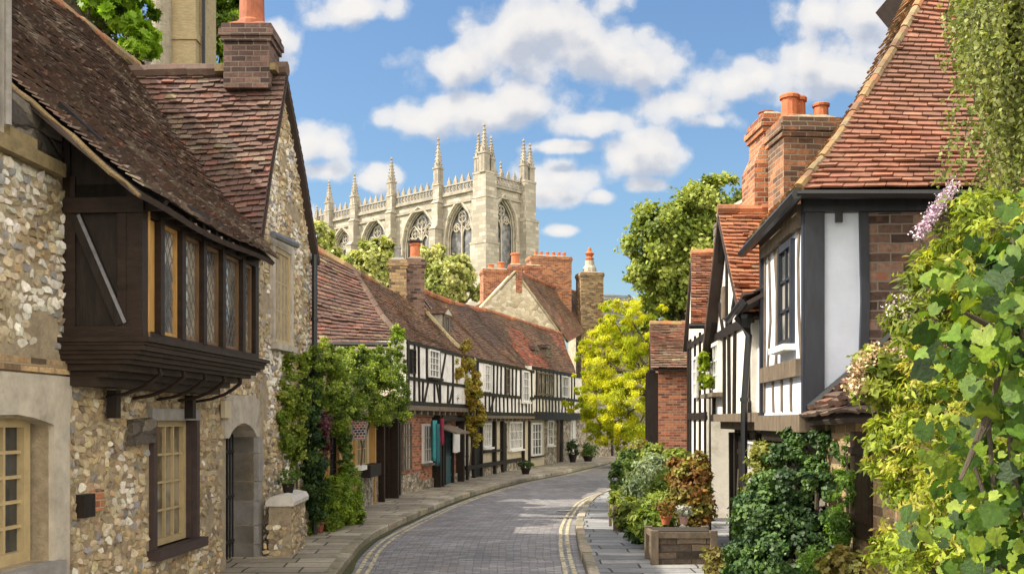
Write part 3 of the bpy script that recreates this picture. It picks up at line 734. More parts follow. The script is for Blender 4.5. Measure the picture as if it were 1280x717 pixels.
# ================================================================== near left: flint house with the oak bay
A=Fac((-4.72,0),(-4.72+.64,10),(1,0))
FL=thing('flint_house','near left flint-walled cottage with long mossy dark tiled roof and projecting black oak bay','house',A.pt(9,0,-2))
def flint(fac,regions,holes,d0,pal,sw=.15,sh=.11,seed=1,light=None):
    """individual flints set in mortar; regions are polygons [(s,z)..]"""
    rnd=random.Random(seed); m=MB()
    def inside(p,poly):
        c=False; j=len(poly)-1
        for i in range(len(poly)):
            a,b=poly[i],poly[j]
            if (a[1]>p[1])!=(b[1]>p[1]) and p[0]<(b[0]-a[0])*(p[1]-a[1])/(b[1]-a[1])+a[0]: c=not c
            j=i
        return c
    for poly in regions:
        s0=min(p[0] for p in poly); s1=max(p[0] for p in poly); z0=min(p[1] for p in poly); z1=max(p[1] for p in poly)
        z=z0+sh*.4; row=0
        while z<z1:
            s=s0+rnd.uniform(0,sw); 
            while s<s1:
                w=sw*rnd.uniform(.5,1.45); ss=s+w/2; zz=z+rnd.uniform(-.3,.3)*sh+.05*noise.noise(V(ss*1.5,z*1.5,seed)); s+=w*.93
                h=sh*rnd.uniform(.8,1.45)
                if not inside((ss,zz),poly): continue
                if any(a-w*.35<ss<b+w*.35 and c-h*.3<zz<e+h*.3 for a,b,c,e in holes): continue
                k=rnd.choice((5,6,6,7,8)); ph=rnd.uniform(0,.7); pr=rnd.uniform(.005,.025)
                if noise.noise(V(ss*1.9,zz*1.9,seed+4.))>.36: continue
                R=[rnd.uniform(.62,1.2) for _ in range(k)]; vs=[]
                ti=rnd.uniform(-.02,.02); tj=rnd.uniform(-.02,.02)
                for (f,dd) in ((1.,-.012),(.92,pr*.85),(.5,pr*rnd.uniform(.9,1.15))):
                    for q in range(k):
                        an=2*math.pi*q/k+ph; sq=1/max(abs(math.cos(an)),abs(math.sin(an)))**.6
                        rx=w*.5*f*R[q]*sq; rz=h*.5*f*R[q]*sq
                        vs.append(fac.pt(ss+rx*math.cos(an),zz+rz*math.sin(an),d0+dd+(ti*math.cos(an)+tj*math.sin(an))*f*(dd>0)))
                vs.append(fac.pt(ss,zz,d0+pr*rnd.uniform(.9,1.25)))
                fs=[(r*k+q,r*k+(q+1)%k,(r+1)*k+(q+1)%k,(r+1)*k+q) for r in range(2) for q in range(k)]+[(2*k+q,2*k+(q+1)%k,3*k) for q in range(k)]
                pl=pal
                if light and light(ss,zz): pl=PAL_FL_PALE
                m.add(vs,fs,pick(pl))
            z+=sh*.98; row+=1
    return m
PAL_FL=[((.42,.34,.21),5),((.50,.42,.28),4.5),((.33,.25,.145),4),((.62,.57,.46),1.4),((.22,.17,.12),1.6),((.44,.28,.16),.3),((.28,.27,.26),1),((.46,.35,.18),1.2)]
PAL_FL_PALE=[((.56,.52,.43),4),((.70,.67,.60),5),((.40,.34,.23),2),((.26,.25,.25),1.2),((.48,.40,.27),2)]
W1=(A.s(0)-1.0,8.92,A.z(700,8.85),2.12)        # big left window opening
W2=(11.12,12.28,.66,2.10)                       # middle window
D1=(13.45,14.62,-.05,2.02)                      # arched door
wm=MB(); S0=5.2
A.wall(wm,S0,14.72,-.1,4.35,0,[W1,W2,D1],.30)
A.box(wm,S0,14.7,-.1,4.3,-4.8,-.62)             # body of the house
A.prism(wm,[(S0,4.3),(14.7,4.3),(14.7,4.7),(S0,4.7)],-4.8,-.7)
wl=wm.build('wall',M_MORTAR,FL)
# low opening backs
sm=flint(A,[[(7.6,2.75),(14.7,2.75),(14.7,4.3),(7.6,4.3)],[(7.6,-.05),(14.7,-.05),(14.7,2.68),(7.6,2.68)]],
  [(W1[0],9.22,W1[2]-.15,2.72),(W2[0]-.12,W2[1]+.1,W2[2]-.1,W2[3]+.14),(D1[0]-.16,14.9,-.1,2.34)],0.,PAL_FL,.115,.078,11,
  light=lambda s,z:z>2.7 and noise.noise(V(s*1.5,z*1.5,0))>-.28 or noise.noise(V(s*1.1,z*1.1,9))>.52)
sm.build('flint_facing',T_STONE,wl,uv=False)
# upper gable-side stonework seen left of the bay, with sloping stone coping
m=MB(); A.box(m,7.5,9.05,4.30,4.42,-.10,.10); A.box(m,8.2,8.62,4.42,4.52,-.10,.07)
m.build('string_course',m_plain('mossy_stone',(.22,.17,.085),.95,5,.4,.8,.02,stain=(2,.5,(.11,.09,.05),.7)),FL)
m=MB(); A.prism(m,[(8.2,4.42),(9.2,4.42),(9.2,4.86),(8.2,4.86)],-.3,-.02)
vs=[A.pt(s,z,x) for s in (8.76,9.0) for x,z in ((-.1,4.4),(-.1,4.66),(-.36,4.84),(-1.5,6.15),(-2.66,7.5),(-4.8,5.3),(-4.8,4.4))]
m.add(vs,[tuple(range(7)),tuple(range(7,14))[::-1]]+[(i,(i+1)%7,7+(i+1)%7,7+i) for i in range(7)])
m.build('gable_wall',M_DARKRUB,FL)
# red brick course over the big window
m=MB(); A.box(m,7.3,9.28,2.52,2.64,-.02,.04); m.build('brick_course',M_BRICKT,FL)
# pale stone window surround with a shallow arched head
m=MB()
poly=[(7.3,2.50),(7.3,2.08)]+[(x,2.06+.09*math.sin(math.pi*min(1,max(0,(x-7.6)/1.32)))) for x in [7.6,7.85,8.1,8.35,8.6,8.78,8.92]]+[(8.93,2.04),(8.93,-.05),(9.2,-.05),(9.2,2.06),(9.26,2.50)]
A.prism(m,poly[::-1],-.12,.055); 
m.build('window_surround',M_PALE,FL)
m=MB(); A.box(m,7.3,9.0,W1[2]-.14,W1[2]-.01,-.25,.13); m.build('window_sill',M_GREYST,FL)
window(FL,A,7.35,8.86,W1[2],2.14,-.20,5,5,M_CREAM,M_GLASS,fw=.10,bar=.03,th=.07)
# middle window in dark oak surround
m=MB(); A.box(m,W2[0]-.09,W2[0],W2[2],W2[3],-.2,.06); A.box(m,W2[1],W2[1]+.09,W2[2],W2[3],-.2,.06)
A.box(m,W2[1]-.03,W2[1],W2[2],W2[3],-.2,-.0); A.box(m,W2[0]-.14,W2[1]+.14,W2[2]-.11,W2[2],-.2,.15)
m.build('window_surround',m_plain('purple_oak',(.05,.032,.03),.6,8,.4,.4,.005),FL)
m=MB(); A.box(m,W2[0]-.12,W2[1]+.12,W2[3],W2[3]+.135,-.2,.055); m.build('lintel',M_GREYST,FL)
window(FL,A,W2[0]+.0,W2[1]-.03,W2[2],W2[3],-.13,4,4,M_CREAM,M_GLASSW,fw=.075,bar=.026,th=.06)
# door: pale stone arch, iron-barred leaf, worn jamb
m=MB()
ar=[(13.45+1.17*t, 1.86+.20*math.sin(math.pi*t)**.7) for t in [i/10 for i in range(11)]]
A.prism(m,[(13.30,1.86)]+ar+[(14.74,1.86),(14.74,2.38),(14.5,2.46),(13.5,2.44),(13.30,2.36)],-.3,.05)
m.build('door_arch',M_PALE,FL)
m=MB()
z=-.05
while z<1.84:
    h=random.uniform(.26,.42); h=min(h,1.86-z); A.box(m,14.62,14.80,z+.004,z+h-.004,-.42,.06+random.uniform(0,.02)); z+=h
m.build('door_jamb',M_GREYST,FL)
dd=MB(); A.box(dd,13.45,14.62,-.05,2.1,-.42,-.38); do=dd.build('door',M_DARKWOOD,FL)
m=MB()
for i in range(10): x=13.5+i*.12; m.tube([A.pt(x,0,-.30),A.pt(x,1.98,-.30)],.012,6)
for z in (.35,1.,1.65): A.box(m,13.46,14.61,z-.02,z+.02,-.315,-.285)
m.build('door_grille',M_IRON,do)
m=MB(); m.lathe(A.pt(14.4,.95,-.33),[(.03,0),(.045,.02),(.03,.05)],8); m.build('handle',M_IRON,do)
# small wall fittings
m=MB(); A.prism(m,[(10.42,1.83),(11.0,1.86),(11.04,2.10),(10.9,2.13),(10.45,2.11)],.02,.09); o=m.build('stone_plaque',M_DARKRUB,FL)
m=MB(); A.box(m,9.38,9.60,1.18,1.40,.02,.10); m.build('iron_plate',M_DARKWOOD,FL)
m=MB(); A.box(m,9.66,9.84,1.22,1.42,.02,.07,(1,1,1)); m.build('repair_bricks',M_BRICKO,FL)
a,z=A.at(273,522); a2,z2=A.at(281,501)
m=MB(); A.box(m,a,a2,z,z2,.03,.09); m.build('meter_box',M_BEIGE,FL)
# ---- the bay
d=.72
BAY=MB()
b0=9.2; b1=12.52; zt=4.02; zb=2.86
A.box(BAY,b0,b1,zb,zt+.25,.02,d-.07); 
bay=BAY.build('bay',M_DARKWOOD,FL)
m=MB() # corner posts, rails, side framing
A.box(m,b0-.02,b0+.10,zb,zt+.3,d-.12,d+.03); A.box(m,b1-.10,b1+.02,zb,zt+.2,d-.1,d+.03)
A.box(m,b0-.03,b0+.04,zb,zt+.32,.0,.12)
A.box(m,b0-.05,b0+.03,zt-.02,zt+.12,.0,d+.05); A.box(m,b0-.045,b0+.03,zb-.02,zb+.1,.0,d+.045)
A.box(m,b0-.03,b0+.03,zb+.1,zt-.02,.52,.60)
m.each('bay_frame',M_BAYWOOD,bay)
# diagonal brace on the cheek and its pale worn edge
def cheek(m,pts,w,s0,s1):
    (a,z),(c,e)=pts; L=math.hypot(c-a,e-z); nx,nz_=-(e-z)/L*w/2,(c-a)/L*w/2
    q=[(a+nx,z+nz_),(c+nx,e+nz_),(c-nx,e-nz_),(a-nx,z-nz_)]
    m.hexa([A.pt(s0,zz,dd) for dd,zz in q]+[A.pt(s1,zz,dd) for dd,zz in q])
m=MB(); cheek(m,[(.12,3.98),(.56,2.98)],.11,b0-.045,b0+.0); m.build('brace',M_DARKWOOD,bay)
m=MB(); cheek(m,[(.16,3.98),(.60,2.99)],.03,b0-.055,b0-.046); m.build('brace_edge',m_plain('worn_wood',(.17,.17,.19),.7,14,.4,.4,.004),bay)
# gable triangle above the cheek under the verge
m=MB(); q=[(.0,4.15),(.88,4.15),(.0,4.98)]
vs=[A.pt(b0-.0,z,x) for x,z in q]+[A.pt(b0+.05,z,x) for x,z in q]; m.add(vs,[(0,1,2),(3,5,4),(0,3,4,1),(1,4,5,2),(2,5,3,0)]); m.build('gable_boarding',M_DARKWOOD,bay)
m=MB(); cheek(m,[(.95,4.06),(-.05,4.98)],.12,b0-.06,b0+.02); A.box(m,b0-.03,b0+.0,4.15,4.85,.02,.07); m.build('barge_board',M_DARKWOOD,bay)
# front: ochre board then five lights between moulded mullions
xs=[A.s(p,d) for p in (186,198,225,252,276,301,320)]
m=MB(); A.box(m,xs[0]+.0,xs[1]-.04,zb+.08,zt-.03,d-.07,d-.02); m.build('ochre_panel',M_OCHRE,bay)
m=MB(); A.box(m,b0+.10,b0+.14,zb,zt+.05,d-.1,d+.035); m.build('ochre_post',M_OCHRE,bay)
m=MB()
for x in xs[1:-1]: A.box(m,x-.045,x+.045,zb+.05,zt,d-.07,d+.045); 
A.box(m,b0+.1,b1-.1,zt-.02,zt+.1,d-.07,d+.03); A.box(m,b0+.1,b1-.1,zb-.02,zb+.06,d-.07,d+.035)
A.box(m,b0-.02,b1+.02,zt+.1,zt+.26,d-.05,d+.07)
m.build('mullions',M_BAYWOOD,bay)
for i in range(1,6):
    g0=xs[i]+.045; g1=(xs[i+1] if i<5 else b1-.1)-.045
    f=MB(); zz0=zb+.06; zz1=zt-.02
    for q in ((g0,g0+.035,zz0,zz1),(g1-.035,g1,zz0,zz1),(g0+.035,g1-.035,zz0,zz0+.04),(g0+.035,g1-.035,zz1-.04,zz1)): A.box(f,*q,d-.06,d-.01)
    fo=f.build('window',M_OCHRE if i<2 else M_GOLDOAK,FL)
    g=MB(); A.box(g,g0+.02,g1-.02,zz0+.02,zz1-.02,d-.055,d-.045); g.build('pane',M_GLASSL if i==1 else M_GLASSW,fo)
    ld=MB(); wq=g1-g0-.07; hq=zz1-zz0-.08; k=-int(hq/.11)-1
    while k*.11<wq+.0:
        for sg in (1,-1):
            x0=k*.11; pa=max(0.,x0); pb=min(wq,x0+hq*.62)
            if pb-pa>.03:
                za=zz0+.04+(pa-x0)/.62; zb_=zz0+.04+(pb-x0)/.62
                if sg<0: A.strip(ld,[(g1-.035-pa,za),(g1-.035-pb,zb_)],.009,d-.046,d-.040)
                else: A.strip(ld,[(g0+.035+pa,za),(g0+.035+pb,zb_)],.009,d-.046,d-.040)
        k+=1
    ld.build('leading',M_LEAD,fo)
# moulded apron below
m=MB(); st=[(2.86,2.815,.86),(2.815,2.785,.82),(2.785,2.74,.80),(2.74,2.705,.75),(2.705,2.66,.70),(2.66,2.62,.64),(2.62,2.56,.54),(2.56,2.50,.40)]
for (za,zb_,dd_) in st: A.box(m,b0-.0-(dd_-.5)*.35,b1+(dd_-.5)*.35,zb_,za-.002,.0,dd_)
m.build('apron_moulding',M_BAYWOOD,bay)
m=MB()
for x in (9.9,10.5,11.1,11.7,12.25):
    pts=[A.pt(x,2.62,.60),A.pt(x,2.55,.61),A.pt(x,2.48,.52),A.pt(x,2.42,.42),A.pt(x,2.36,.25),A.pt(x,2.33,.06)]; m.tube(pts,[.02,.024,.022,.02,.02,.018],6)
A.box(m,b0,b1-.1,2.42,2.50,.0,.30)
m.build('bracket',M_BAYWOOD,bay)
m=MB(); 
for px in (147,242):
    x=A.s(px,.15); A.box(m,x-.05,x+.05,2.12,2.40,.06,.16)
m.each('bracket',M_DARKWOOD,bay)
# rafters feet
m=MB(); x=b0
while x<12.4: A.box(m,x,x+.07,4.03,4.11,.3,.90); x+=.36
m.build('rafter_feet',M_DARKWOOD,FL)
m=MB(); x=b0+.1
while x<12.4: m.lathe(A.pt(x+.035,4.04,.905),[(.0,0),(.018,.005),(.018,.03),(0.001,.035)],6); x+=.36
m.each('rafter_peg',M_PALE,FL)
# roof
zr=8.0
L=[A.pt(8.62,4.08,.98),A.pt(8.7,5.18,-.32),A.pt(8.9,6.6,-1.5),A.pt(9.0,zr,-2.66)]
R=[A.pt(12.55,4.10,.98),A.pt(13.7,4.62,.42),A.pt(14.75,5.25,-.35),A.pt(15.3,6.6,-1.5),A.pt(16.6,zr,-2.66)]
RB=[A.pt(16.6,5.2,-5.3),A.pt(16.6,zr,-2.66)]; LB=[A.pt(9.,5.2,-5.3),A.pt(9.,zr,-2.66)]
roof(FL,[dict(L=L,R=R,w=.165,e=.098,pal=PAL_DARK,wave=.05,t=.022,seed=1,rag=1.6,pal2=[((.20,.155,.125),3),((.11,.075,.06),4),((.25,.2,.16),1.6)]),
         dict(L=LB,R=RB,w=.25,e=.16,pal=PAL_DARK,seed=2)],
     [dict(pts=[A.pt(8.9,zr+.03,-2.66),A.pt(11,zr+.01,-2.66),A.pt(14,zr-.02,-2.66),A.pt(16.6,zr+.03,-2.66)],r=.11,pal=PAL_LICHEN)])
m=MB(); 
vp=[polyat(L[:3],i/22)-V(0,0,.05)+V(random.uniform(-.012,.012),random.uniform(-.012,.012),random.uniform(-.015,.01)) for i in range(23)]; m.tube(vp,[random.uniform(.012,.03) for _ in vp],6)
m.build('verge',m_plain('lichen_mortar',(.17,.12,.055),.95,8,.4,.8,.02),FL)
# the near corner pier with its pale quoins and downpipe
m=MB(); A.box(m,7.4,8.22,4.42,9.2,-.3,.02); m.build('corner_pier',M_PALE,FL)
pipe(FL,[A.pt(8.12,4.5,.10),A.pt(8.12,9.,.10)],.03,M_GREYST)

# ================================================================== tall gabled house beyond
G=thing('gabled_stone_house','tall stone house with gable to the street, tile slope facing us and terracotta chimney pot','house',A.pt(16,0,-2))
m=MB(); gd=.03
out=[(14.72,-.1),(17.5,-.1),(17.62,5.0),(16.85,6.3),(15.9,7.62),(15.35,6.4),(14.72,4.75)]
A.prism(m,out,-.02,gd); A.prism(m,[(14.8,-.1),(17.4,-.1),(17.45,4.9),(15.9,7.4),(14.8,4.6)],-6.,-.02)
wl=m.build('wall',M_MORTAR,G)
UW=(15.42,16.28,3.30,4.80)
sm=flint(A,[out],[(UW[0]-.12,UW[1]+.12,UW[2]-.12,UW[3]+.14),(14.6,14.95,-.2,2.4)],gd,PAL_FL,.11,.078,23,light=lambda s,z:noise.noise(V(s*1.4,z*1.2,5))>.1)
sm.build('flint_facing',T_STONE,wl,uv=False)
m=MB(); A.box(m,UW[0]-.12,UW[0],UW[2],UW[3],-.02,.085); A.box(m,UW[1],UW[1]+.12,UW[2],UW[3],-.02,.085); A.box(m,UW[0]-.14,UW[1]+.14,UW[3],UW[3]+.14,-.02,.08); A.box(m,UW[0]-.14,UW[1]+.14,UW[2]-.1,UW[2],-.02,.14)
m.build('window_surround',M_PALE,G)
window(G,A,UW[0],UW[1],UW[2],UW[3],.0,4,3,M_CREAM,M_GLASS,fw=.07,bar=.02,th=.06,mull=(2,))
m=MB(); m.tube([A.pt(14.85,4.86,.22),A.pt(16.1,4.92,.22)],.055,8); m.build('gutter',M_LEAD,G)
pipe(G,[A.pt(17.5,5.0,.14),A.pt(17.5,.1,.14)],.05)
Lp=[A.pt(14.5,4.35,-5.),A.pt(15.0,5.5,-5.),A.pt(15.9,7.6,-5.)]; Rp=[A.pt(14.5,4.62,.13),A.pt(15.05,5.9,.13),A.pt(15.9,7.66,.12)]
Lq=[A.pt(17.85,4.9,.15),A.pt(17.0,6.2,.14),A.pt(15.9,7.66,.12)]; Rq=[A.pt(17.85,4.9,-6),A.pt(17.0,6.2,-6),A.pt(15.9,7.6,-6)]
roof(G,[dict(L=Lp,R=Rp,w=.19,e=.105,pal=PAL_RED,wave=.035,t=.026,seed=5,rag=1.8,pal2=PAL_DARK,pscale=.9),dict(L=Lq,R=Rq,w=.22,e=.13,pal=PAL_DARK,seed=6)],
     [dict(pts=[A.pt(15.9,7.66,-5),A.pt(15.9,7.68,-2.5),A.pt(15.9,7.70,.13)],r=.12,pal=PAL_DARK)])
m=MB(); A.box(m,15.6,16.2,7.58,7.69,-.95,.02); m.build('lead_flashing',m_plain('lichened_mortar',(.2,.15,.075),.95,8,.4,.8,.02),G)
c=A.pt(15.9,0,-.45)
ch=chimney(G,(c.x,c.y),(1,0),.36,.33,7.3,8.30,m_brick('dark_stack_brick',(.07,.04,.035),(.13,.075,.06),(.17,.14,.11),rh=.085),pots=(),cap=True,capmat=M_POTD)
q=MB(); q.lathe((c.x,c.y,8.32),[(.26,0),(.24,.10),(.20,.14),(.19,.55),(.205,.56),(.205,.60),(.185,.62),(.175,1.15),(.20,1.18),(.20,1.28),(.15,1.3)],18); q.build('chimney_pot',M_POTD,ch,smooth=False)
# low flint wall with white coping beside the door
LW=thing('low_stone_wall','low flint garden wall with a rounded pale coping beside the arched door','wall',A.pt(15,0,.3))
B_=Fac(tuple(A.pt(14.72,0,.52).xy),tuple(A.pt(15.95,0,.40).xy),(1,0))
m=MB(); B_.box(m,0,1.2,-.1,.86,-.32,0); w_=m.build('wall',M_MORTAR,LW)
fm=flint(B_,[[(0,-.05),(1.2,-.05),(1.2,.84),(0,.84)]],[],0,PAL_FL,.115,.08,31)
E_=Fac(tuple(B_.pt(0,0,0).xy),tuple(B_.pt(0,0,-.4).xy),(0,-1)); f2=flint(E_,[[(0,-.05),(.38,-.05),(.38,.84),(0,.84)]],[],0,PAL_FL,.115,.08,32)
fm.add(f2.v,f2.f); fm.c=fm.c[:-len(f2.f)]+f2.c
fm.build('flint_facing',T_STONE,w_,uv=False)
m=MB(); 
prof=[(.05,.84),(.06,.90),(.02,.97),(-.14,1.0),(-.3,.97),(-.36,.9),(-.36,.84)]
for k in range(2):
    s0=-.04+k*.64; s1=s0+.632; vs=[B_.pt(s0,z,x) for x,z in prof]+[B_.pt(s1,z,x) for x,z in prof]; nn=len(prof)
    m.add(vs,[(i,i+1,nn+i+1,nn+i) for i in range(nn-1)]+[tuple(range(nn))[::-1],tuple(range(nn,2*nn)),(nn-1,0,nn,2*nn-1)])
m.build('coping',m_plain('white_coping',(.6,.57,.52),.85,6,.2,.5,.01,stain=(3,.58,(.3,.27,.2),.6)),LW)
# small planted urn on the coping
pl=thing('potted_plant','small leafy plant in a dark pot on the pale wall coping','plant',B_.pt(.6,1.0,-.15))
m=MB(); m.lathe(B_.pt(.6,.99,-.15),[(.07,0),(.09,.10),(.10,.14),(.08,.14)],10); m.build('pot',M_DARKWOOD,pl)
c=B_.pt(.6,1.22,-.15); foliage('foliage',[(c.x,c.y,c.z,.16,.16,.13)],260,.045,G_MID,M_LEAF,pl,41)
# ================================================================== the row on the left, going away
def timbering(parent,fac,s0,s1,z0,z1,d,studs,rails=(),braces=(),w=.12,mat=M_DARKWOOD,plaster=M_PLASTER,th=.045,wob=.02,name='timber_frame',wall=True,back=-.25):
    if wall:
        m=MB(); fac.box(m,s0,s1,z0,z1,back,d); m.build('wall',plaster,parent)
    m=MB()
    for z,ww in rails: fac.strip(m,[(s0,z),(s1,z)],ww,d-.01,d+th*.9,wob)
    for st in studs:
        if isinstance(st,tuple): s,za,zb,ww=st
        else: s,za,zb,ww=st,z0,z1,w
        jj=.045 if ww<.15 else .01
        fac.strip(m,[(s+random.uniform(-jj,jj),za),(s+random.uniform(-jj,jj),zb)],ww,d-.008,d+th,wob)
    for br in braces: fac.strip(m,br[0],br[1],d-.006,d+th*.8,wob if len(br[0])==2 else 0)
    return m.build(name,mat,parent)

# ---- single-storey ivy-covered shop wing
I=Fac((-3.66,17.55),(-3.30,25.3),(1,0)); IL=I.len
IV=thing('ivy_cottage','low shop wing smothered in ivy, with a dark door and window box','house',I.pt(4,0,-1.5))
m=MB()
door_s=I.s(487); 
I.box(m,0,IL,-.1,3.25,-2.2,-.06); o=m.build('wall',M_BEIGE,IV)
m=MB(); I.box(m,3.2,IL+.0,-.1,1.02,-.06,.06); m.build('plinth_wall',M_RUBBLE,IV)
m=MB()
for px in (407,421,441,466):
    s=I.s(px,.02); I.box(m,s-.07,s+.07,0,2.4,-.06,.09)
m.each('post',M_OCHRE,IV)
def sp(f,px,d=0): return f.s(px,d)
window(IV,I,sp(I,410),sp(I,419),.75,2.15,-.03,2,4,M_DARKWOOD,M_GLASS)
window(IV,I,sp(I,424),sp(I,439),.85,2.15,-.03,4,3,M_CREAM,M_GLASSL)
window(IV,I,sp(I,443),sp(I,458),1.05,2.2,-.03,4,3,M_CREAM,M_GLASSW,sill=M_GREYWOOD)
m=MB(); s0,s1=sp(I,452,.1),sp(I,466,.1); I.box(m,s0,s1,.82,1.10,.07,.30); m.build('window_box',M_DARKWOOD,IV)
m=MB(); s0,s1=sp(I,443,.1),sp(I,450,.1); I.box(m,s0,s1,1.02,1.12,.07,.26); m.build('window_box',M_WHITEP,IV)
roof(IV,[dict(L=[I.pt(0,3.22,.16),I.pt(0,3.9,-2.3)],R=[I.pt(IL,3.25,.16),I.pt(IL,3.9,-2.3)],w=.2,e=.13,pal=PAL_DARK,seed=9)])
m=MB(); I.box(m,-.1,IL+.1,3.10,3.28,-.1,.10); m.build('fascia',M_GREYWOOD,IV)
# ---- timbered cottage with hipped roof
C=Fac((-3.30,25.3),(-1.62,33.6),(1,0)); CL=C.len
CT=thing('timbered_cottage','jettied timber-framed cottage with hipped tile roof, draped creeper and brick shop below','house',C.pt(4,0,-2))
m=MB(); C.box(m,0,CL,-.1,2.5,-5,0)
bw=m.build('brick_wall',M_BRICKR,CT)
m=MB(); C.box(m,1.6,CL,2.45,4.25,-5,.10); m.build('upper_wall',M_PLASTER,CT)
m=MB(); C.box(m,1.15,3.1,-.1,.62,.0,.05); C.box(m,3.1,CL-.3,-.1,.38,.0,.05); m.build('plinth',M_RUBBLE,CT)
d=.32; U0,zj=C.at(508,507,d); U1=CL-.05
zj=2.50; ze=4.22
m=MB(); C.box(m,U0,U1,zj,ze,-.1,d); m.build('jettied_wall',M_PLASTER,CT)
def cs(px): return C.s(px,d)
rz=3.22
studs=[(U0+.07,zj,ze,.16),(cs(517),zj,ze,.09),(cs(523),zj,ze,.09),(cs(533),rz,ze,.10),(cs(549),zj,ze,.12),(cs(559),zj,rz,.08),(cs(542),zj,rz,.07),(cs(528),zj,rz,.07),(cs(565),zj,ze,.08),(U1-.08,zj,ze,.16)]
br=[([(cs(529),zj),(cs(535),rz)],.09),([(cs(545),rz),(cs(550),zj)],.09),([(cs(551),rz+.1),(cs(557),ze)],.10),([(cs(560),zj),(cs(566),rz)],.09)]
timbering(CT,C,U0,U1,zj,ze,d,studs,[(zj+.06,.12),(rz,.10),(ze-.05,.10)],br,wall=False)
m=MB(); C.box(m,U0-.05,U1+.05,zj-.13,zj+.0,-.05,d+.06)
for i in range(9): C.box(m,U0+.1+i*.62,U0+.24+i*.62,zj-.24,zj-.13,-.05,d+.0)
C.box(m,U0,U1,zj-.3,zj-.24,-.05,.06); m.build('jetty_beam',M_GREYWOOD,CT)
window(CT,C,cs(534.5),cs(547),3.32,4.12,d+.02,3,4,M_WHITEP,M_GLASS,fw=.05,sill=M_DARKWOOD)
window(CT,C,cs(512),cs(517),3.35,4.0,d+.02,1,3,M_DARKWOOD,M_GLASS,fw=.04)
# ground floor
d1=.05
door(CT,C,C.s(482,.0)+.0,C.s(494,0),.12,2.05,.03,M_DARKWOOD,frame=M_BAYWOOD,fw=.12)
m=MB(); 
a,b=C.s(478,.3),C.s(497,.3); C.box(m,a,a+.1,.1,2.15,.02,.34); C.box(m,b-.1,b,.1,2.15,.02,.34); C.box(m,a-.06,b+.06,2.15,2.27,.0,.42); m.build('porch',M_BAYWOOD,CT)
window(CT,C,C.s(501),C.s(512),.72,2.05,.02,3,4,M_GREYWOOD,M_GLASSL,fw=.05)
window(CT,C,C.s(527),C.s(538),.85,2.0,.02,3,3,M_WHITEP,M_GLASS,fw=.07,sill=M_GREYWOOD)
window(CT,C,C.s(565),C.s(575),1.05,1.9,.02,2,1,M_WHITEP,M_GLASSL,fw=.06)
m=MB()
for px in (549,552.5,578): s=C.s(px,.2); C.box(m,s-.07,s+.07,0,2.25,.0,.26)
C.box(m,C.s(549,.2),C.s(579,.2),2.08,2.2,.05,.30)
m.build('shopfront_frame',M_DARKWOOD,CT)
door(CT,C,C.s(553.5,.05),C.s(563,.05),.12,1.75,.06,m_plain('teal_paint',(.03,.09,.10),.5,8,.2,.1),frame=M_DARKWOOD)
m=MB(); s0,s1=C.s(548,.3),C.s(566,.3)
m.add([C.pt(s0,2.02,.05),C.pt(s1,2.02,.05),C.pt(s1,1.74,.85),C.pt(s0,1.74,.85),C.pt(s0,1.97,.05),C.pt(s1,1.97,.05),C.pt(s1,1.69,.85),C.pt(s0,1.69,.85)],[(0,1,2,3),(4,7,6,5),(0,3,7,4),(1,5,6,2),(3,2,6,7),(0,4,5,1)])
m.build('canopy',M_GREYWOOD,CT)
# roof: hip towards us, long slope to the street
hipB0=P(372,428,27.2); hipB1=P(507,429,26.9); hipT1=P(442,338,28.6); hipT0=P(360,291,28.9)
fe0=P(507,429,26.9)+V(.05,0,0); fe1=P(592,448,33.6); fr0=P(442,338,28.6); fr1=P(531,388,34.6)
mid0=fe0.lerp(fr0,.35)-V(0,0,.12); mid1=fe1.lerp(fr1,.35)-V(0,0,.08)
roof(CT,[dict(L=[hipB0,hipT0],R=[hipB1,hipB1.lerp(hipT1,.4)-V(.05,0,.10),hipT1],w=.24,e=.15,pal=PAL_RED,wave=.05,seed=12,rag=2,t=.03),
         dict(L=[fe0,mid0,fr0],R=[fe1,mid1,fr1],w=.19,e=.105,pal=PAL_BROWN,wave=.08,seed=13,rag=1.3),
         dict(L=[V(-7.5,30,4.2),V(-6,29.5,6.8)],R=[V(-6.5,37,4.2),fr1],w=.3,e=.2,pal=PAL_BROWN,seed=14)],
     [dict(pts=[hipB1,hipB1.lerp(hipT1,.4)-V(.05,0,.08),hipT1],r=.09,pal=PAL_DARK),dict(pts=[hipT0,hipT1,fr0.lerp(fr1,.5)-V(0,0,.05),fr1],r=.10,pal=PAL_LICHEN)])
m=MB(); m.tube([P(386,430,26.8),P(507,431,26.8)],.06,6); m.build('gutter',M_IRON,CT)
m=MB(); m.box(-6.3,-2.95,27.2,28.0,2.5,4.1); m.build('side_wall',M_BEIGE,CT)
pipe(CT,[C.pt(CL-.12,4.1,.42),C.pt(CL-.12,2.5,.42),C.pt(CL-.12,2.2,.14),C.pt(CL-.12,.1,.14)],.05)
cc=P(497,380,32.5); chimney(CT,(cc.x,cc.y),(1,.15),.27,.27,5.2,H+(HY-326)/F*32.5,M_BRICKT,[(0,0,.11,.42,M_GREYST)],capmat=M_PALE)
cc=P(519,380,33.); chimney(CT,(cc.x,cc.y),(1,.15),.29,.30,5.0,H+(HY-325)/F*33,M_BRICKB,[(0,0,.17,.52,M_POT)])
m=MB(); m.lathe((cc.x,cc.y,H+(HY-325)/F*33+.57),[(.10,0),(.27,.02),(.27,.06),(.0,.07)],12); m.build('pot_cowl',M_IRON,CT)

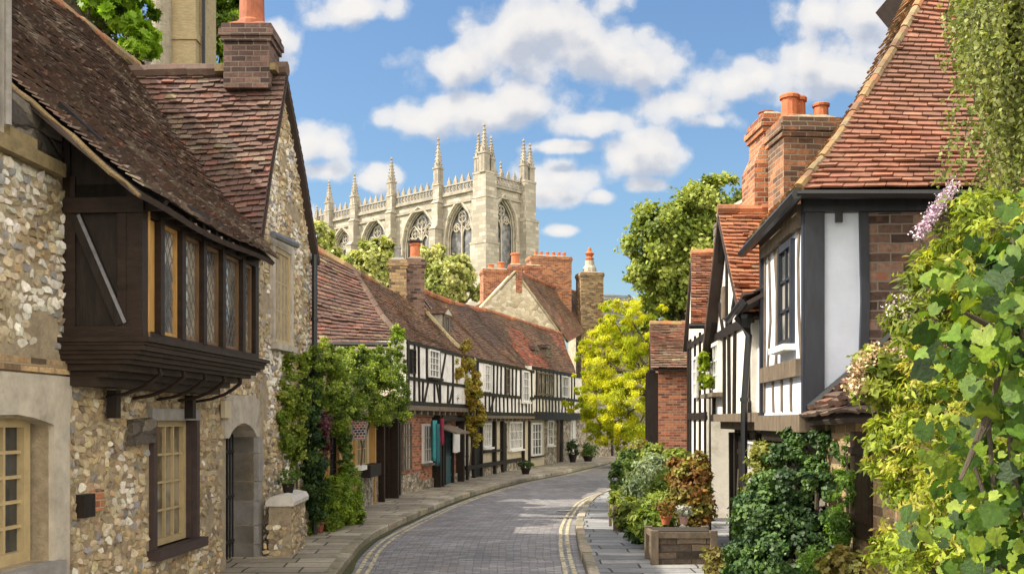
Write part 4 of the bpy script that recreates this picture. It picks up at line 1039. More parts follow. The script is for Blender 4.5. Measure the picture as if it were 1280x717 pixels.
# ---- long jettied house
D=Fac((-1.62,33.6),(.54,42.1),(1,0)); DL=D.len
DT=thing('jettied_house','long jettied timber-framed house with close white studding and brown tile roof with a dormer','house',D.pt(4,0,-2))
m=MB(); D.box(m,-.0,DL,.45,2.35,-5,-.04); m.build('wall',M_BEIGE,DT); m=MB(); D.box(m,-.0,DL,-.1,.45,-5,-.0); m.build('plinth',M_RUBBLE,DT)
m=MB(); D.box(m,.02,DL,2.3,4.2,-4.9,.1); m.build('upper_wall',M_PLASTER,DT)
d=.38
def ds(px): return D.s(px,d)
Z0=lambda s:2.38; 
S0=.15; S1=DL+.05
m=MB(); D.box(m,S0,S1,2.30,4.2,.1,d); m.build('jettied_wall',M_PLASTER,DT)
rr=3.02
st=[(S0+.1,2.3,4.2,.2)]+[(ds(p),2.3,rr,.085) for p in (606,611,615,619.5,624,629,634,639,643,648,652,657,661,664)]+[(ds(p),rr,4.2,ww) for p,ww in ((612,.15),(616,.12),(621,.1),(625.5,.1),(631,.13),(636,.1),(640,.16),(644.5,.12),(650,.14),(659,.16),(664,.14))]
timbering(DT,D,S0,S1,2.3,4.2,d,st,[(2.34,.14),(rr,.11),(4.14,.12)],[([(ds(612),2.4),(ds(618),3.)],.08)],wall=False,w=.1,wob=.015)
m=MB(); D.box(m,S0-.05,S1,2.17,2.27,-.1,d+.05)
for i in range(14): x=S0+.2+i*.6; D.box(m,x,x+.12,2.07,2.17,-.1,d+.0)
m.build('jetty_beam',M_GREYWOOD,DT)
window(DT,D,ds(604),ds(611),3.1,4.05,d+.02,2,3,M_WHITEP,M_GLASSL,fw=.05)
window(DT,D,ds(651),ds(658.5),2.85,4.1,d+.06,3,4,M_WHITEP,M_GLASS,fw=.06,sill=M_WHITEP)
window(DT,D,ds(631.5),ds(635.5),3.1,4.05,d+.02,1,3,M_GREYWOOD,M_GLASS,fw=.04)
def dg(px,dd=0): return D.s(px,dd)
tm=MB()
for px,ww in ((590.5,.14),(600,.12),(617,.18),(627,.2),(653,.1),(660,.22)): 
    s=dg(px); D.box(tm,s-ww/2,s+ww/2,.1,2.15,-.02,.10)
D.box(tm,.1,DL-.9,.42,.56,-.02,.11); D.box(tm,dg(603),dg(625),.92,1.0,-.02,.08) ; tm.build('timber_frame',M_DARKWOOD,DT)
window(DT,D,dg(604),dg(613),1.12,2.0,.0,3,3,M_WHITEP,M_GLASSL,fw=.06,sill=M_WHITEP)
window(DT,D,dg(636),dg(652),.92,2.05,.0,6,3,M_WHITEP,M_GLASSL,fw=.07,sill=M_WHITEP,mull=(2,4))
door(DT,D,dg(591.5),dg(598.5),.12,2.0,.01,M_DARKWOOD)
door(DT,D,dg(628.5),dg(633),.12,2.0,.01,M_DARKWOOD)
e0=P(583,448,33.7); e1=P(669,463,43.2); r0=P(526,363,36.5); r1=P(605,389,43.3)
roof(DT,[dict(L=[e0,e0.lerp(r0,.35)-V(0,0,.1),r0],R=[e1,e1.lerp(r1,.35)-V(0,0,.1),r1],w=.2,e=.11,pal=PAL_BROWN,wave=.10,seed=21,pal2=PAL_DARK,pscale=.4),
         dict(L=[V(-7.5,38,4.2),r0],R=[V(-6,45.5,4.2),r1],w=.3,e=.2,pal=PAL_BROWN,seed=22)],
     [dict(pts=[r0,r0.lerp(r1,.5)-V(0,0,.10),r1],r=.12,pal=PAL_ORANGE)])
# pale verge between the two cottages, and the dormer
m=MB(); a=P(533,391,34.3); b=P(582,443,33.5); m.tube([a,a.lerp(b,.5)-V(0,0,.05),b],.10,6); m.build('verge',m_plain('lichen_verge',(.36,.30,.17),.95,8,.4,.8,.02),DT)
dm=MB(); q=P(555,419,35.2); w_=.42
dx=V(1,.0,0)
def dorm(parent,c,wd,hh,dep,ax,roofpal,pane=M_GLASS,wm=M_PALE,hip=.35):
    ax=V(ax[0],ax[1],0).normalized(); bk=V(-ax.y,ax.x,0)
    if bk.x>0: bk=-bk
    m=MB(); cp=V(c.x,c.y,0); a2=ax.xy; b2=bk.xy
    m.obox((c+bk*dep*.5).xy,a2,b2,c.z-.3,c.z+hh,wd/2,dep/2)
    o=m.build('dormer',wm,parent)
    f=MB(); k=(c-bk*.02).xy
    for sx in (-1,1): f.obox(k+a2*(sx*(wd/2-.05)),a2,b2,c.z,c.z+hh,.05,.04)
    for z in (c.z,c.z+hh-.08): f.obox(k,a2,b2,z,z+.08,wd/2-.1,.039)
    f.obox(k,a2,b2,c.z+.08,c.z+hh-.08,.02,.03)
    fo=f.build('dormer_window',M_GREYWOOD,o)
    g=MB(); g.obox(k,a2,b2,c.z+.05,c.z+hh-.05,wd/2-.06,.015); g.build('dormer_pane',pane,o)
    tm=MB(); sm=MB(); A_=c-bk*.12+V(0,0,hh); ap=c+V(0,0,hh+hip); wv=ax*(wd/2+.1)
    for sgn in (-1,1):
        L=[A_+wv*sgn, ap-bk*.12]; R=[A_+wv*sgn+bk*(dep+.1), ap+bk*(dep+.1)]
        if sgn<0: L,R=R,L
        roof_patch(tm,sm,L,R,w=.16,e=.1,pal=roofpal,wave=0,seed=3)
    tm.build('dormer_roof',T_TILE,o,uv=False)
    gm=MB(); gm.add([A_-wv,A_+wv,ap-bk*.10,A_-wv+bk*.06,A_+wv+bk*.06,ap-bk*.04],[(0,1,2),(5,4,3),(0,3,4,1),(1,4,5,2),(2,5,3,0)]); gm.build('dormer_gable',wm,o)
dorm(DT,P(557,417,35.0),.62,.66,1.5,(.25,1),PAL_BROWN,hip=.22)

# ---- next cottage, red-patched roof
E=Fac((.54,42.1),(3.3,51.2),(1,0)); EL=E.len
ET=thing('red_roofed_cottage','farther timbered cottage with patchy orange-red roof, beige render and white windows','house',E.pt(4,0,-2))
m=MB(); E.box(m,.02,EL,-.1,2.35,-5,0); m.build('wall',M_BEIGE,ET)
m=MB(); E.box(m,3.2,EL+.01,-.1,2.1,.0,.05); m.build('stone_wall',M_RUBBLE,ET)
m=MB(); E.box(m,.02,EL,2.3,4.4,-4.9,.30); m.build('upper_wall',M_PLASTER2,ET)
d=.30
def es(px,dd=.3): return E.s(px,dd)
st=[(es(p),2.3,3.1,.11) for p in (670,674,678,682,686,690,694,698,702,706,710,714,717)]+[(es(p),3.1,4.4,.13) for p in (670,676,681,686,691,696,700.5,705,710,714,717.5)]
timbering(ET,E,.05,EL,2.3,4.4,d,st,[(2.36,.22),(3.1,.14),(4.32,.16)],[],wall=False)
m=MB(); E.box(m,.0,EL,2.12,2.28,-.1,d+.05); m.build('jetty_beam',M_DARKWOOD,ET)
window(ET,E,es(671),es(691),3.2,4.2,d+.02,8,2,M_GREYWOOD,M_GLASSL,fw=.07,mull=(2,4,6))
window(ET,E,es(701),es(709),3.2,4.2,d+.02,3,2,M_WHITEP,M_GLASSL,fw=.05)
def eg(px): return E.s(px,0)
window(ET,E,eg(663.5),eg(675.5),.55,2.0,.03,3,4,M_WHITEP,M_GLASS,fw=.08,sill=M_DARKWOOD)
window(ET,E,eg(683),eg(690),.95,2.1,.03,2,3,M_WHITEP,M_GLASSL,fw=.07,sill=M_WHITEP)
window(ET,E,eg(711.5),eg(717),.95,2.1,.06,2,3,M_WHITEP,M_GLASS,fw=.08,sill=M_WHITEP)
door(ET,E,eg(695),eg(700),.1,2.15,.06,M_DARKWOOD,frame=M_GREYWOOD)
e0=P(667,463,43.0); e1=P(719,467,50.8); r0=P(604,387,44.2); r1=P(701,417,53.5)
PR=[((.36,.11,.06),5),((.26,.085,.055),3),((.42,.18,.09),2),((.17,.08,.055),2)]
roof(ET,[dict(L=[e0,e0.lerp(r0,.4)-V(0,0,.08),r0],R=[e1,r1],w=.22,e=.13,pal=PR,wave=.09,seed=31,pal2=PAL_BROWN,pscale=.33)],
     [dict(pts=[r0,r1],r=.11,pal=PAL_ORANGE)])
dorm(ET,P(669,450,46.0),.7,.45,1.2,(.3,1),PAL_DARK,M_GLASSL,M_GREYWOOD,.25)
dorm(ET,P(684,446,48.0),.6,.4,1.1,(.3,1),PAL_DARK,m_glass('green_glass',(.05,.09,.05),.1,(.2,.28,.12)),M_GREYWOOD,.2)
pipe(ET,[E.pt(EL-1.1,2.2,.1),E.pt(EL-1.1,.1,.1)],.07,M_WHITEP)

# ---- big stone gable house behind
GH=thing('stone_gable_house','tall pale stone gable with a red chimney pot on its apex, behind the timbered row','house',(2,57,0))
a=P(600,386,54.0); b=P(706,424,57.0); ap=P(644,339,55.2)
m=MB(); t=(b-a); t.z=0; bk=V(t.y*-1,t.x,0).normalized()
if bk.y<0: bk=-bk
pts=[V(a.x,a.y,0),V(b.x,b.y,0),b,ap,a]
vs=pts+[p+bk*.4 for p in pts]; n5=5
m.add(vs,[(0,1,2,3,4),(9,8,7,6,5)]+[(i,(i+1)%5,5+(i+1)%5,5+i) for i in range(5)])
m.build('gable_wall',M_RUBBLE2,GH)
m=MB(); m.hexa([V(a.x,a.y,0)+bk*.4,V(b.x,b.y,0)+bk*.4,V(b.x,b.y,0)+bk*9,V(a.x,a.y,0)+bk*9,a+bk*.4-V(0,0,.6),b+bk*.4-V(0,0,.3),b+bk*9-V(0,0,.3),a+bk*9-V(0,0,.6)]); m.build('wall',M_RUBBLE2,GH)
rr1=P(722,366,66); rb1=P(742,408,64)
roof(GH,[dict(L=[b+V(.2,0,-.15),ap+V(0,0,.05)],R=[rb1,rr1],w=.22,e=.14,pal=PAL_BROWN,wave=.12,seed=41,pal2=[((.25,.10,.06),3),((.18,.09,.06),2)],pscale=.3),
         dict(L=[a-V(.2,0,.2),ap+V(0,0,.05)],R=[a+bk*10+V(0,0,-.2),rr1],w=.3,e=.2,pal=PAL_BROWN,seed=42)],
     [dict(pts=[ap,ap.lerp(rr1,.5)-V(0,0,.15),rr1],r=.13,pal=PAL_ORANGE),dict(pts=[a,ap],r=.07,pal=[((.4,.34,.22),1)]),dict(pts=[b,ap],r=.07,pal=[((.4,.34,.22),1)])])
cc=P(644,345,55.6); chimney(GH,cc.xy,(1,0),.38,.38,9.2,H+(HY-332)/F*55.6,M_BRICKR,[(0,0,.24,.65,M_POT)])
cc=P(619,380,58); chimney(GH,cc.xy,(1,.2),.80,.6,6.,H+(HY-338)/F*58,M_BRICKO,[(-.25,0,.17,.3,M_POT),(.35,0,.2,.45,M_POT)])
cc=P(686,350,62); chimney(GH,cc.xy,(1,.25),1.30,.6,8.,H+(HY-322)/F*62,M_BRICKO,[(x,0,.11,.3,M_POT) for x in (-.85,-.5,-.1,.3,.65,1.0)])
cc=P(664,350,60); chimney(GH,cc.xy,(1,.25),.55,.5,8.,H+(HY-333)/F*60,M_BRICKR,[])
CH=thing('slate_roofed_house','far slate-roofed house with tall brick chimney topped by pale cowl and red finial','house',(6,68,0))
m=MB(); m.box(4.2,9.,64,74,0,8.3); m.build('wall',M_RUBBLE2,CH)
roof(CH,[dict(L=[V(4,63.5,8.2),V(4.2,68,10.8)],R=[V(9.4,63.5,8.0),V(8.,68,10.6)],w=.4,e=.25,pal=[((.14,.15,.15),1),((.1,.11,.11),1)],seed=51),dict(L=[V(9.6,63.5,7.7),V(8.,68,10.7)],R=[V(9.6,75,7.7),V(8.,73,10.7)],w=.4,e=.25,pal=[((.16,.17,.17),1)],seed=52)],mat=T_TILE2)
cc=P(737,370,62); co_=chimney(CH,cc.xy,(1,.2),.72,.6,5.,H+(HY-342)/F*62,M_BRICKT,[])
m=MB(); zt_=H+(HY-342)/F*62; m.lathe((cc.x,cc.y,zt_),[(.45,0),(.42,.35),(.3,.5),(.28,.8)],10); m.build('cowl',M_PALE,co_)
m=MB(); m.lathe((cc.x,cc.y,zt_+.8),[(.22,0),(.28,.15),(.16,.25),(.3,.45),(.12,.6),(.1,.8),(0.02,.85)],10); m.build('finial',M_POT,co_)

# ---- far stone wall closing the bend
FW=thing('far_stone_wall','far rubble stone boundary wall at the bend behind the yellow tree','wall',(6,57,0))
Z=Fac((3.3,51.2),(9.3,63.6),(1,-.5)); m=MB(); Z.box(m,.02,Z.len,-.1,2.7,-.5,0); m.build('wall',M_RUBBLE,FW)
m=MB(); Z.box(m,0,Z.len,2.7,2.85,-.58,.06); m.build('coping',M_GREYST,FW)
m=MB(); 
pipe(FW,[Z.pt(5.2,2.7,.08),Z.pt(5.2,.1,.08)],.06)

# ================================================================== minster on the hill
MN=thing('church','great pale limestone gothic church with pinnacles and tall traceried windows on the skyline','church',(-3.45,130,0))
LF=Fac((-3.45,130),(-3.45-.735*100,130+.678*100),(-.678,-.735))
RF=Fac((-3.45,130),(-3.45+.678*100,130+.735*100),(.735,-.678))
TOP=32.4
def arch_z(x,w,spring,k=1.0):
    R=w*k; return spring+math.sqrt(max(0,R*R-(abs(x)+R-w/2)**2))
def arched_wall(mb,fac,s0,s1,z0,z1,d,wins,rev=.75):
    e=[s0,s1]
    for (c,w,si,sp_,k) in wins: e+= [c-w/2+w*i/20 for i in range(21)]
    e=sorted(e)
    for a,b in zip(e,e[1:]):
        if b-a<1e-5: continue
        x=(a+b)/2; W_=[q for q in wins if abs(x-q[0])<q[1]/2]
        if not W_:
            mb.add([fac.pt(a,z0,d),fac.pt(b,z0,d),fac.pt(b,z1,d),fac.pt(a,z1,d)],[(0,1,2,3)]); continue
        c,w,si,sp_,k=W_[0]
        za=arch_z(a-c,w,sp_,k); zb=arch_z(b-c,w,sp_,k)
        mb.add([fac.pt(a,z0,d),fac.pt(b,z0,d),fac.pt(b,si,d),fac.pt(a,si,d)],[(0,1,2,3)])
        mb.add([fac.pt(a,za,d),fac.pt(b,zb,d),fac.pt(b,z1,d),fac.pt(a,z1,d)],[(0,1,2,3)])
        mb.add([fac.pt(a,za,d),fac.pt(b,zb,d),fac.pt(b,zb,d-rev),fac.pt(a,za,d-rev)],[(0,1,2,3)])
    for (c,w,si,sp_,k) in wins:
        for x in (c-w/2,c+w/2): mb.add([fac.pt(x,si,d),fac.pt(x,sp_,d),fac.pt(x,sp_,d-rev),fac.pt(x,si,d-rev)],[(0,1,2,3)])
        mb.add([fac.pt(c-w/2,si,d),fac.pt(c+w/2,si,d),fac.pt(c+w/2,si+.5,d-rev),fac.pt(c-w/2,si+.5,d-rev)],[(0,1,2,3)])
        ap_=arch_z(0,w,sp_,k)
def g_window(parent,fac,c,w,si,sp_,k,n):
    """traceried window: mouldings, mullions, sub-arches, foiled circles in the head"""
    m=MB(); ap_=arch_z(0,w,sp_,k)
    def arc(cx,ww,s_,kk,dd,r,lo=None,seg=12):
        pts=[]
        if lo is not None: pts.append(fac.pt(cx-ww/2,lo,dd))
        for i in range(seg+1):
            x=-ww/2+ww*i/seg; pts.append(fac.pt(cx+x,arch_z(x,ww,s_,kk),dd))
        if lo is not None: pts.append(fac.pt(cx+ww/2,lo,dd))
        m.tube(pts,r,5)
    arc(c,w+.5,sp_,k,.06,.17,sp_-1.5); arc(c,w-.1,sp_,k,-.35,.13,si); arc(c,w-.35,sp_,k,-.6,.10,si)
    lw=(w-.2)/n
    for i in range(1,n): x=c-w/2+.1+lw*i; m.tube([fac.pt(x,si,-.6),fac.pt(x,sp_+(.35*w if i*2==n else .1),-.6)],.10 if i*2!=n else .14,5)
    for i in range(n): arc(c-w/2+.1+lw*(i+.5),lw,sp_-.3,.9,-.6,.08,None,8)
    if n>=4:
        for sx in (-1,1): arc(c+sx*w/4,w/2-.1,sp_-.1,.95,-.6,.10,None,10)
    def circ(cx,cz,r,t=.07,foils=4):
        pts=[fac.pt(cx+r*math.cos(a),cz+r*math.sin(a),-.6) for a in [2*math.pi*i/12 for i in range(13)]]; m.tube(pts,t,5)
        for q in range(foils):
            an=2*math.pi*q/foils+.78; rr_=r*.48; ox=cx+r*.45*math.cos(an); oz=cz+r*.45*math.sin(an)
            m.tube([fac.pt(ox+rr_*math.cos(a),oz+rr_*math.sin(a),-.6) for a in [2*math.pi*i/8 for i in range(9)]],t*.7,4)
    hh=ap_-sp_
    circ(c,sp_+hh*.60,w*.15); circ(c-w*.22,sp_+hh*.30,w*.11); circ(c+w*.22,sp_+hh*.30,w*.11); circ(c,sp_+hh*.22,w*.08)
    o=m.build('window',MATS.get('tracery_stone') or m_plain('tracery_stone',(.44,.40,.32),.9,1.2,.3,.3,.02),parent)
    g=MB(); q=[(c-w/2,si)]+[(c-w/2+w*i/16,arch_z(-w/2+w*i/16,w,sp_,k)) for i in range(17)]+[(c+w/2,si)]
    fac.prism(g,q[::-1],-1.0,-.8); g.build('pane',m_glass('minster_glass',(.06,.064,.068),.3,(.16,.165,.165)) if 'minster_glass' not in MATS else MATS['minster_glass'],o)
winsL=[(4.95,5.0,19.,26.8,1.0),(13.0,6.4,20.,26.9,.76),(22.7,5.7,19.,27.2,.76),(30.2,4.4,19.,27.6,.80)]
winsR=[(3.6,4.5,18.,27.7,1.05)]
m=MB(); arched_wall(m,LF,0,36.5,0,TOP,0,winsL); arched_wall(m,RF,0,8.4,0,TOP+.6,0,winsR)
LF.box(m,1.3,36.5,0,TOP-1,-8.3,-1.1); LF.box(m,1.3,36.5,TOP-1,TOP,-8.3,-1.02)
m.build('wall',M_ASHLAR,MN)
for wq,nn in zip(winsL,(2,4,3,3)): g_window(MN,LF,*wq,nn)
g_window(MN,RF,*winsR[0],2)
m=MB() # string courses
for z,dd in ((TOP-1.3,.22),(TOP-.05,.35),(20.8,.2)): LF.box(m,0,36.5,z,z+.28,-.1,dd); RF.box(m,0,8.4,z+.4,z+.7,-.1,dd)
m.build('string_course',M_ASHLAR2,MN)
def parapet(fac,s0,s1,z):
    m=MB(); fac.box(m,s0,s1,z+.25,z+.45,-.12,.22); fac.box(m,s0,s1,z+1.25,z+1.45,-.12,.22)
    n=max(2,int((s1-s0)/.62)); stp=(s1-s0)/n
    for i in range(n+1):
        x=s0+i*stp; fac.box(m,x-.07,x+.07,z+.45,z+1.25,-.08,.15)
        if i<n:
            fac.strip(m,[(x+.1,z+.5),(x+stp-.1,z+1.2)],.09,-.02,.10); fac.strip(m,[(x+stp-.1,z+.5),(x+.1,z+1.2)],.09,-.03,.09)
    i=0; x=s0+.3
    while x<s1-.5:
        fac.box(m,x,x+.62,z+1.45,z+1.95,-.08,.18); 
        c=fac.pt(x+.31,0,.05).xy; m.obox(c,fac.t,fac.n,z+1.95,z+2.55,.2,.14,.03,.03); x+=1.24
    m.build('parapet',M_ASHLAR2,MN)
for a_,b_ in ((1.2,8.),(9.3,17.7),(19.1,26.1),(27.5,32.3),(33.7,36.)): parapet(LF,a_,b_,TOP)
parapet(RF,1.2,7.,TOP+.5)
def pinnacle(c,t,nrm,z0,h,w,shaft=.4):
    m=MB(); zs=z0+h*shaft
    m.obox(c,t,nrm,z0,zs,w,w); m.obox(c,t,nrm,zs-.12,zs+.12,w*1.2,w*1.2)
    for sx,sy in ((-1,0),(1,0),(0,-1),(0,1)):   # gablets
        k=c+t*(sx*w)+nrm*(sy*w); m.obox(k,t,nrm,zs+.12,zs+.12+w*1.6,w*.55 if sy else .06,w*.55 if sx else .06,.03,.03)
        m.obox(c+t*((sx-sy)*w*.95)+nrm*((sx+sy)*w*.95) if False else c+t*(sx*w*.95)+nrm*(sy*w*.95),t,nrm,z0+.3,zs-.3,.07,.07)
    m.obox(c,t,nrm,zs+.12,z0+h,w*.82,w*.82,.05,.05)
    k=6
    for i in range(k):   # crockets
        f=(i+.6)/(k+.6); z=zs+.2+(z0+h-zs-.2)*f; rr_=w*.82*(1-f)+.05*f
        for sx,sy in ((-1,-1),(1,-1),(1,1),(-1,1)):
            q=c+t*(sx*rr_)+nrm*(sy*rr_); m.lathe((q.x,q.y,z),[(.0,-.10),(.13,.0),(.05,.14),(0.0,.16)],5)
    m.lathe((c.x,c.y,z0+h-.1),[(.05,0),(.2,.15),(.2,.28),(.06,.4),(.02,.6)],6)
    m.build('pinnacle',M_ASHLAR2,MN)
def buttress(fac,s,w,z1,steps,mat=M_ASHLAR):
    m=MB()
    for (za,zb,dd) in steps:
        fac.box(m,s-w/2,s+w/2,za,zb,.0,dd)
        m.hexa([fac.pt(s-w/2-.08,zb,0),fac.pt(s+w/2+.08,zb,0),fac.pt(s+w/2+.08,zb,dd+.1),fac.pt(s-w/2-.08,zb,dd+.1),fac.pt(s-w/2,zb+.5,0),fac.pt(s+w/2,zb+.5,0),fac.pt(s+w/2,zb+.5,dd-.35),fac.pt(s-w/2,zb+.5,dd-.35)])
    m.build('buttress',mat,MN)
for s in (8.65,18.4,26.8,33.0):
    buttress(LF,s,1.15,TOP,[(0,21,2.0),(21.5,28,1.5),(28.5,TOP-.8,1.05),(TOP-.3,TOP+1.6,.8)])
    pinnacle(LF.pt(s,0,.35).xy,LF.t,LF.n,TOP+1.6 if s<20 else TOP+1.0,{8.65:6.2,18.4:5.3,26.8:5.0,33.0:5.0}[s],.48,.38)
# corner clasping buttresses of the tower
m=MB()
for (za,zb,e) in ((0,19,1.8),(19,25,1.35),(25,31,1.1),(31,TOP+1.8,.85)):
    LF.box(m,-e,1.5,za,zb,-1.2,e); 
    LF.box(m,-e-.06,1.56,zb,zb+.3,-1.26,e+.06)
m.build('corner_buttress',M_ASHLAR,MN)
m=MB()
for (za,zb,e) in ((0,17,2.0),(17,23,1.5),(23,29,1.15),(29,TOP+1.9,.85)):
    RF.box(m,6.7,8.3+e*.8,za,zb,-1.2,e); RF.box(m,6.64,8.36+e*.8,zb,zb+.3,-1.26,e+.06)
m.build('corner_buttress',M_ASHLAR,MN)
for (a_,dd,hh,ww) in ((-.3,.55,6.0,.5),(.95,.35,5.0,.42),(-.3,-.75,4.6,.38)): pinnacle(LF.pt(a_,0,dd).xy,LF.t,LF.n,TOP+1.9,hh,ww,.42)
for (a_,dd,hh,ww) in ((7.2,.2,5.6,.42),(8.5,.2,5.3,.45),(8.5,-.9,4.2,.36)): pinnacle(RF.pt(a_,0,dd).xy,RF.t,RF.n,TOP+1.9,hh,ww,.42)
pinnacle(RF.pt(3.2,0,-3.2).xy,RF.t,RF.n,TOP+.3,6.0,.45,.4); pinnacle(RF.pt(8.4,0,-5.2).xy,RF.t,RF.n,TOP,5.6,.4,.4)
m=MB(); RF.box(m,5.5,8.2,TOP,TOP+3.2,-8.,-5.6); LF.box(m,33.6,36.,20,TOP+.6,-4,-.02); m.build('stair_turret',M_ASHLAR,MN)
m=MB(); LF.box(m,36.5,38.6,0,28.5,-8,-.3); m.build('aisle_wall',M_ASHLAR,MN)
pinnacle(LF.pt(36.3,0,.2).xy,LF.t,LF.n,TOP-1,3.6,.42,.4)
# ================================================================== right side: big hip-roofed timbered house
R_=Fac((2.35,0),(2.99,10),(-1,0))
HT=thing('hip_roofed_house','near right house with steep red tiled hip roof, black timbers and pale plaster','house',R_.pt(11,0,-2))
ZE=4.34
M_PLB=m_plain('bluish_limewash',(.66,.73,.87),.85,3,.10,.5,.008,stain=(1.6,.62,(.48,.50,.52),.6))
c0=R_.s(1010)
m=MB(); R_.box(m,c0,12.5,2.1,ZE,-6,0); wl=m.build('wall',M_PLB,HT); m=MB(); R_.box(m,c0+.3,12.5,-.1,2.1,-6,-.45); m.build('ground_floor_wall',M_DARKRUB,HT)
# street front (foreshortened): posts, rails, curved braces, tall window
def rs(px,d=.0): return R_.s(px,d)
m=MB()
R_.box(m,c0-.02,c0+.09,2.02,ZE,-.1,.05); R_.box(m,12.42,12.5,2.0,ZE,-.1,.05)
m.each('corner_post',M_BLUEBLACK,HT)
st=[(rs(991),2.2,2.62,.06),(rs(978),2.2,2.62,.06),(rs(967),2.2,2.62,.06),(rs(972),2.7,ZE,.07),(rs(957),2.2,ZE,.07)]
br=[([(rs(1003),2.7),(rs(999.5),3.2),(rs(998.5),3.8),(rs(1001),4.3)],.08),([(rs(970),2.7),(rs(973),3.1),(rs(972),3.6),(rs(968),4.3)],.09),([(rs(960),2.7),(rs(964),3.3),(rs(962),4.2)],.08)]
timbering(HT,R_,c0+.2,12.4,2.1,ZE,0,st,[],br,w=.06,mat=M_GREYWOOD,wall=False,th=.02)
m=MB(); R_.box(m,c0+.25,12.35,2.56,2.74,-.02,.07); R_.box(m,c0+.25,12.35,4.10,4.34,-.02,.065); m.each('rail',M_GREYWOOD,HT)
m=MB(); R_.box(m,c0-.06,12.55,1.98,2.16,-.5,.10); m.build('jetty_beam',M_GREYWOOD,HT)
m=MB(); R_.box(m,c0+.05,12.5,1.86,1.98,-.5,.02); m.build('jetty_beam',M_DARKWOOD,HT)
window(HT,R_,rs(994),rs(977),2.92,4.05,.0,2,3,M_BLUEBLACK,M_GLASSL,fw=.07,th=.05,bar=.03,sill=M_WHITEP)
# end wall facing us
Q=Fac(tuple(R_.pt(c0,0,0).xy),tuple(R_.pt(c0,0,-6).xy),(0,-1))
def qx(px): return Q.s(px)
m=MB(); Q.box(m,-.04,qx(1029),2.0,ZE,-.05,.06); m.build('corner_post',M_BLUEBLACK,HT)
m=MB(); Q.strip(m,[(qx(1079),.5),(qx(1078),2.6),(qx(1080.5),3.3),(qx(1078),ZE)],.085,-.02,.05); m.build('stud',M_BLUEBLACK,HT)
m=MB(); Q.box(m,-.06,6.2,4.19,ZE+.0,-.05,.085); m.build('wall_plate',M_BLUEBLACK,HT)
m=MB(); Q.box(m,qx(1083),6.,-.1,4.18,-.05,.03); m.build('brick_infill',M_BRICKB,HT)
m=MB(); Q.box(m,qx(1044)-.02,qx(1044)+.05,4.08,4.18,.06,.10); m.build('iron_bracket',M_IRON,HT)
# hip roof
x0=2.80; y0=9.72; ze=4.36
tp=V(6.1,13.1,8.95)
L=[V(x0,y0,ze),V(x0+.55,y0+.56,ze+.62),V(x0+1.6,y0+1.65,ze+2.05),tp]
R=[V(9.5,y0,ze),V(8.9,y0+.56,ze+.62),V(7.8,y0+1.65,ze+2.05),tp+V(.03,0,0)]
fe=V(2.35+.064*13.7-.13,13.7,ze-.02); ft=V(6.1,16.5,8.9)
Ls=[V(x0,y0,ze),V(x0+.55,y0+.56,ze+.62),V(x0+1.6,y0+1.65,ze+2.05),tp]
Rs=[V(3.0,12.7,ze-.05),V(3.55,12.9,ze+.6),V(4.6,13.4,ze+2.),V(6.1,14.6,8.9)]
roof(HT,[dict(L=L,R=R,w=.21,e=.10,pal=PAL_ROSE,wave=.035,t=.02,seed=61,rag=1.0),dict(L=Ls,R=Rs,w=.2,e=.105,pal=PAL_LICHEN,wave=.04,seed=62,rag=1.2),
   dict(L=[V(9.5,y0,ze),V(7.8,y0+1.65,ze+2.05),tp],R=[V(9.5,16,ze),V(7.8,16,ze+2.05),ft],w=.3,e=.16,pal=PAL_ROSE,seed=63)],
   [dict(pts=Ls,r=.05,pal=PAL_LICHEN,seg=.15)],mat=T_TILE2)
m=MB(); m.tube([V(x0-.03,y0-.02,ze-.06),V(9.5,y0-.02,ze-.06)],.045,6); m.tube([V(x0-.03,y0-.05,ze-.06),V(2.98,12.9,ze-.1)],.055,6); m.build('gutter',M_IRON,HT)
# the twin stacks behind it
cc=P(1005,200,14.9); ch=chimney(HT,cc.xy,(1,.06),.43,.36,3.8,H+(HY-156)/F*14.9,m_brick('stack_brick',(.20,.10,.06),(.36,.15,.07),(.30,.25,.17),rh=.08,patch=(1.5,.52,(.11,.075,.055))),[(-.25,-.1,.135,.36,M_POT),(-.05,.12,.12,.40,M_POT),(.26,.0,.115,.27,M_POT)])
cc=P(958,200,15.9); ch=chimney(HT,cc.xy,(1,.06),.16,.40,3.5,H+(HY-152)/F*15.9,M_BRICKO,[(0,0,.12,.10,M_POT)])
m=MB(); c2=P(955,220,15.7); m.obox(c2.xy,V(1,0),V(0,1),3.,H+(HY-212)/F*15.7,.25,.42,.25,.42); m.obox(c2.xy,V(1,0),V(0,1),H+(HY-212)/F*15.7,H+(HY-188)/F*15.7,.25,.42,.12,.35); m.build('stack_shoulder',M_BRICKO,ch)

# ---- lean-to shed with brick wall, nearer
SH=thing('lean_to_shed','brick and stone lean-to with a dark mossy tile roof and boarded shutter, behind flowering shrubs','shed',(3.6,8.8,0))
wx=3.13
m=MB(); m.box(wx,5.6,8.1,9.95,-.1,2.25); m.add([(wx,9.94,2.25),(5.6,9.94,2.25),(5.6,9.94,4.0)],[(0,1,2)]); 
m.add([(wx,8.1,2.2),(5.6,8.1,2.2),(5.6,8.1,4.0)],[(0,1,2)]); m.build('wall',M_BRICKT,SH)
roof(SH,[dict(L=[V(2.93,10.02,2.12),V(3.55,10.02,2.62),V(5.,10.02,4.1)],R=[V(2.93,8.0,2.16),V(3.55,8.0,2.64),V(5.,8.0,4.1)],w=.19,e=.10,pal=PAL_DARK,wave=.03,seed=71,rag=2.2,t=.03)])
m=MB(); 
m.tube([V(2.98,10.0,2.22),V(3.55,10.0,2.70),V(5.,10.0,4.16)],.045,6); m.build('lead_flashing',M_IRON,SH)
m=MB()
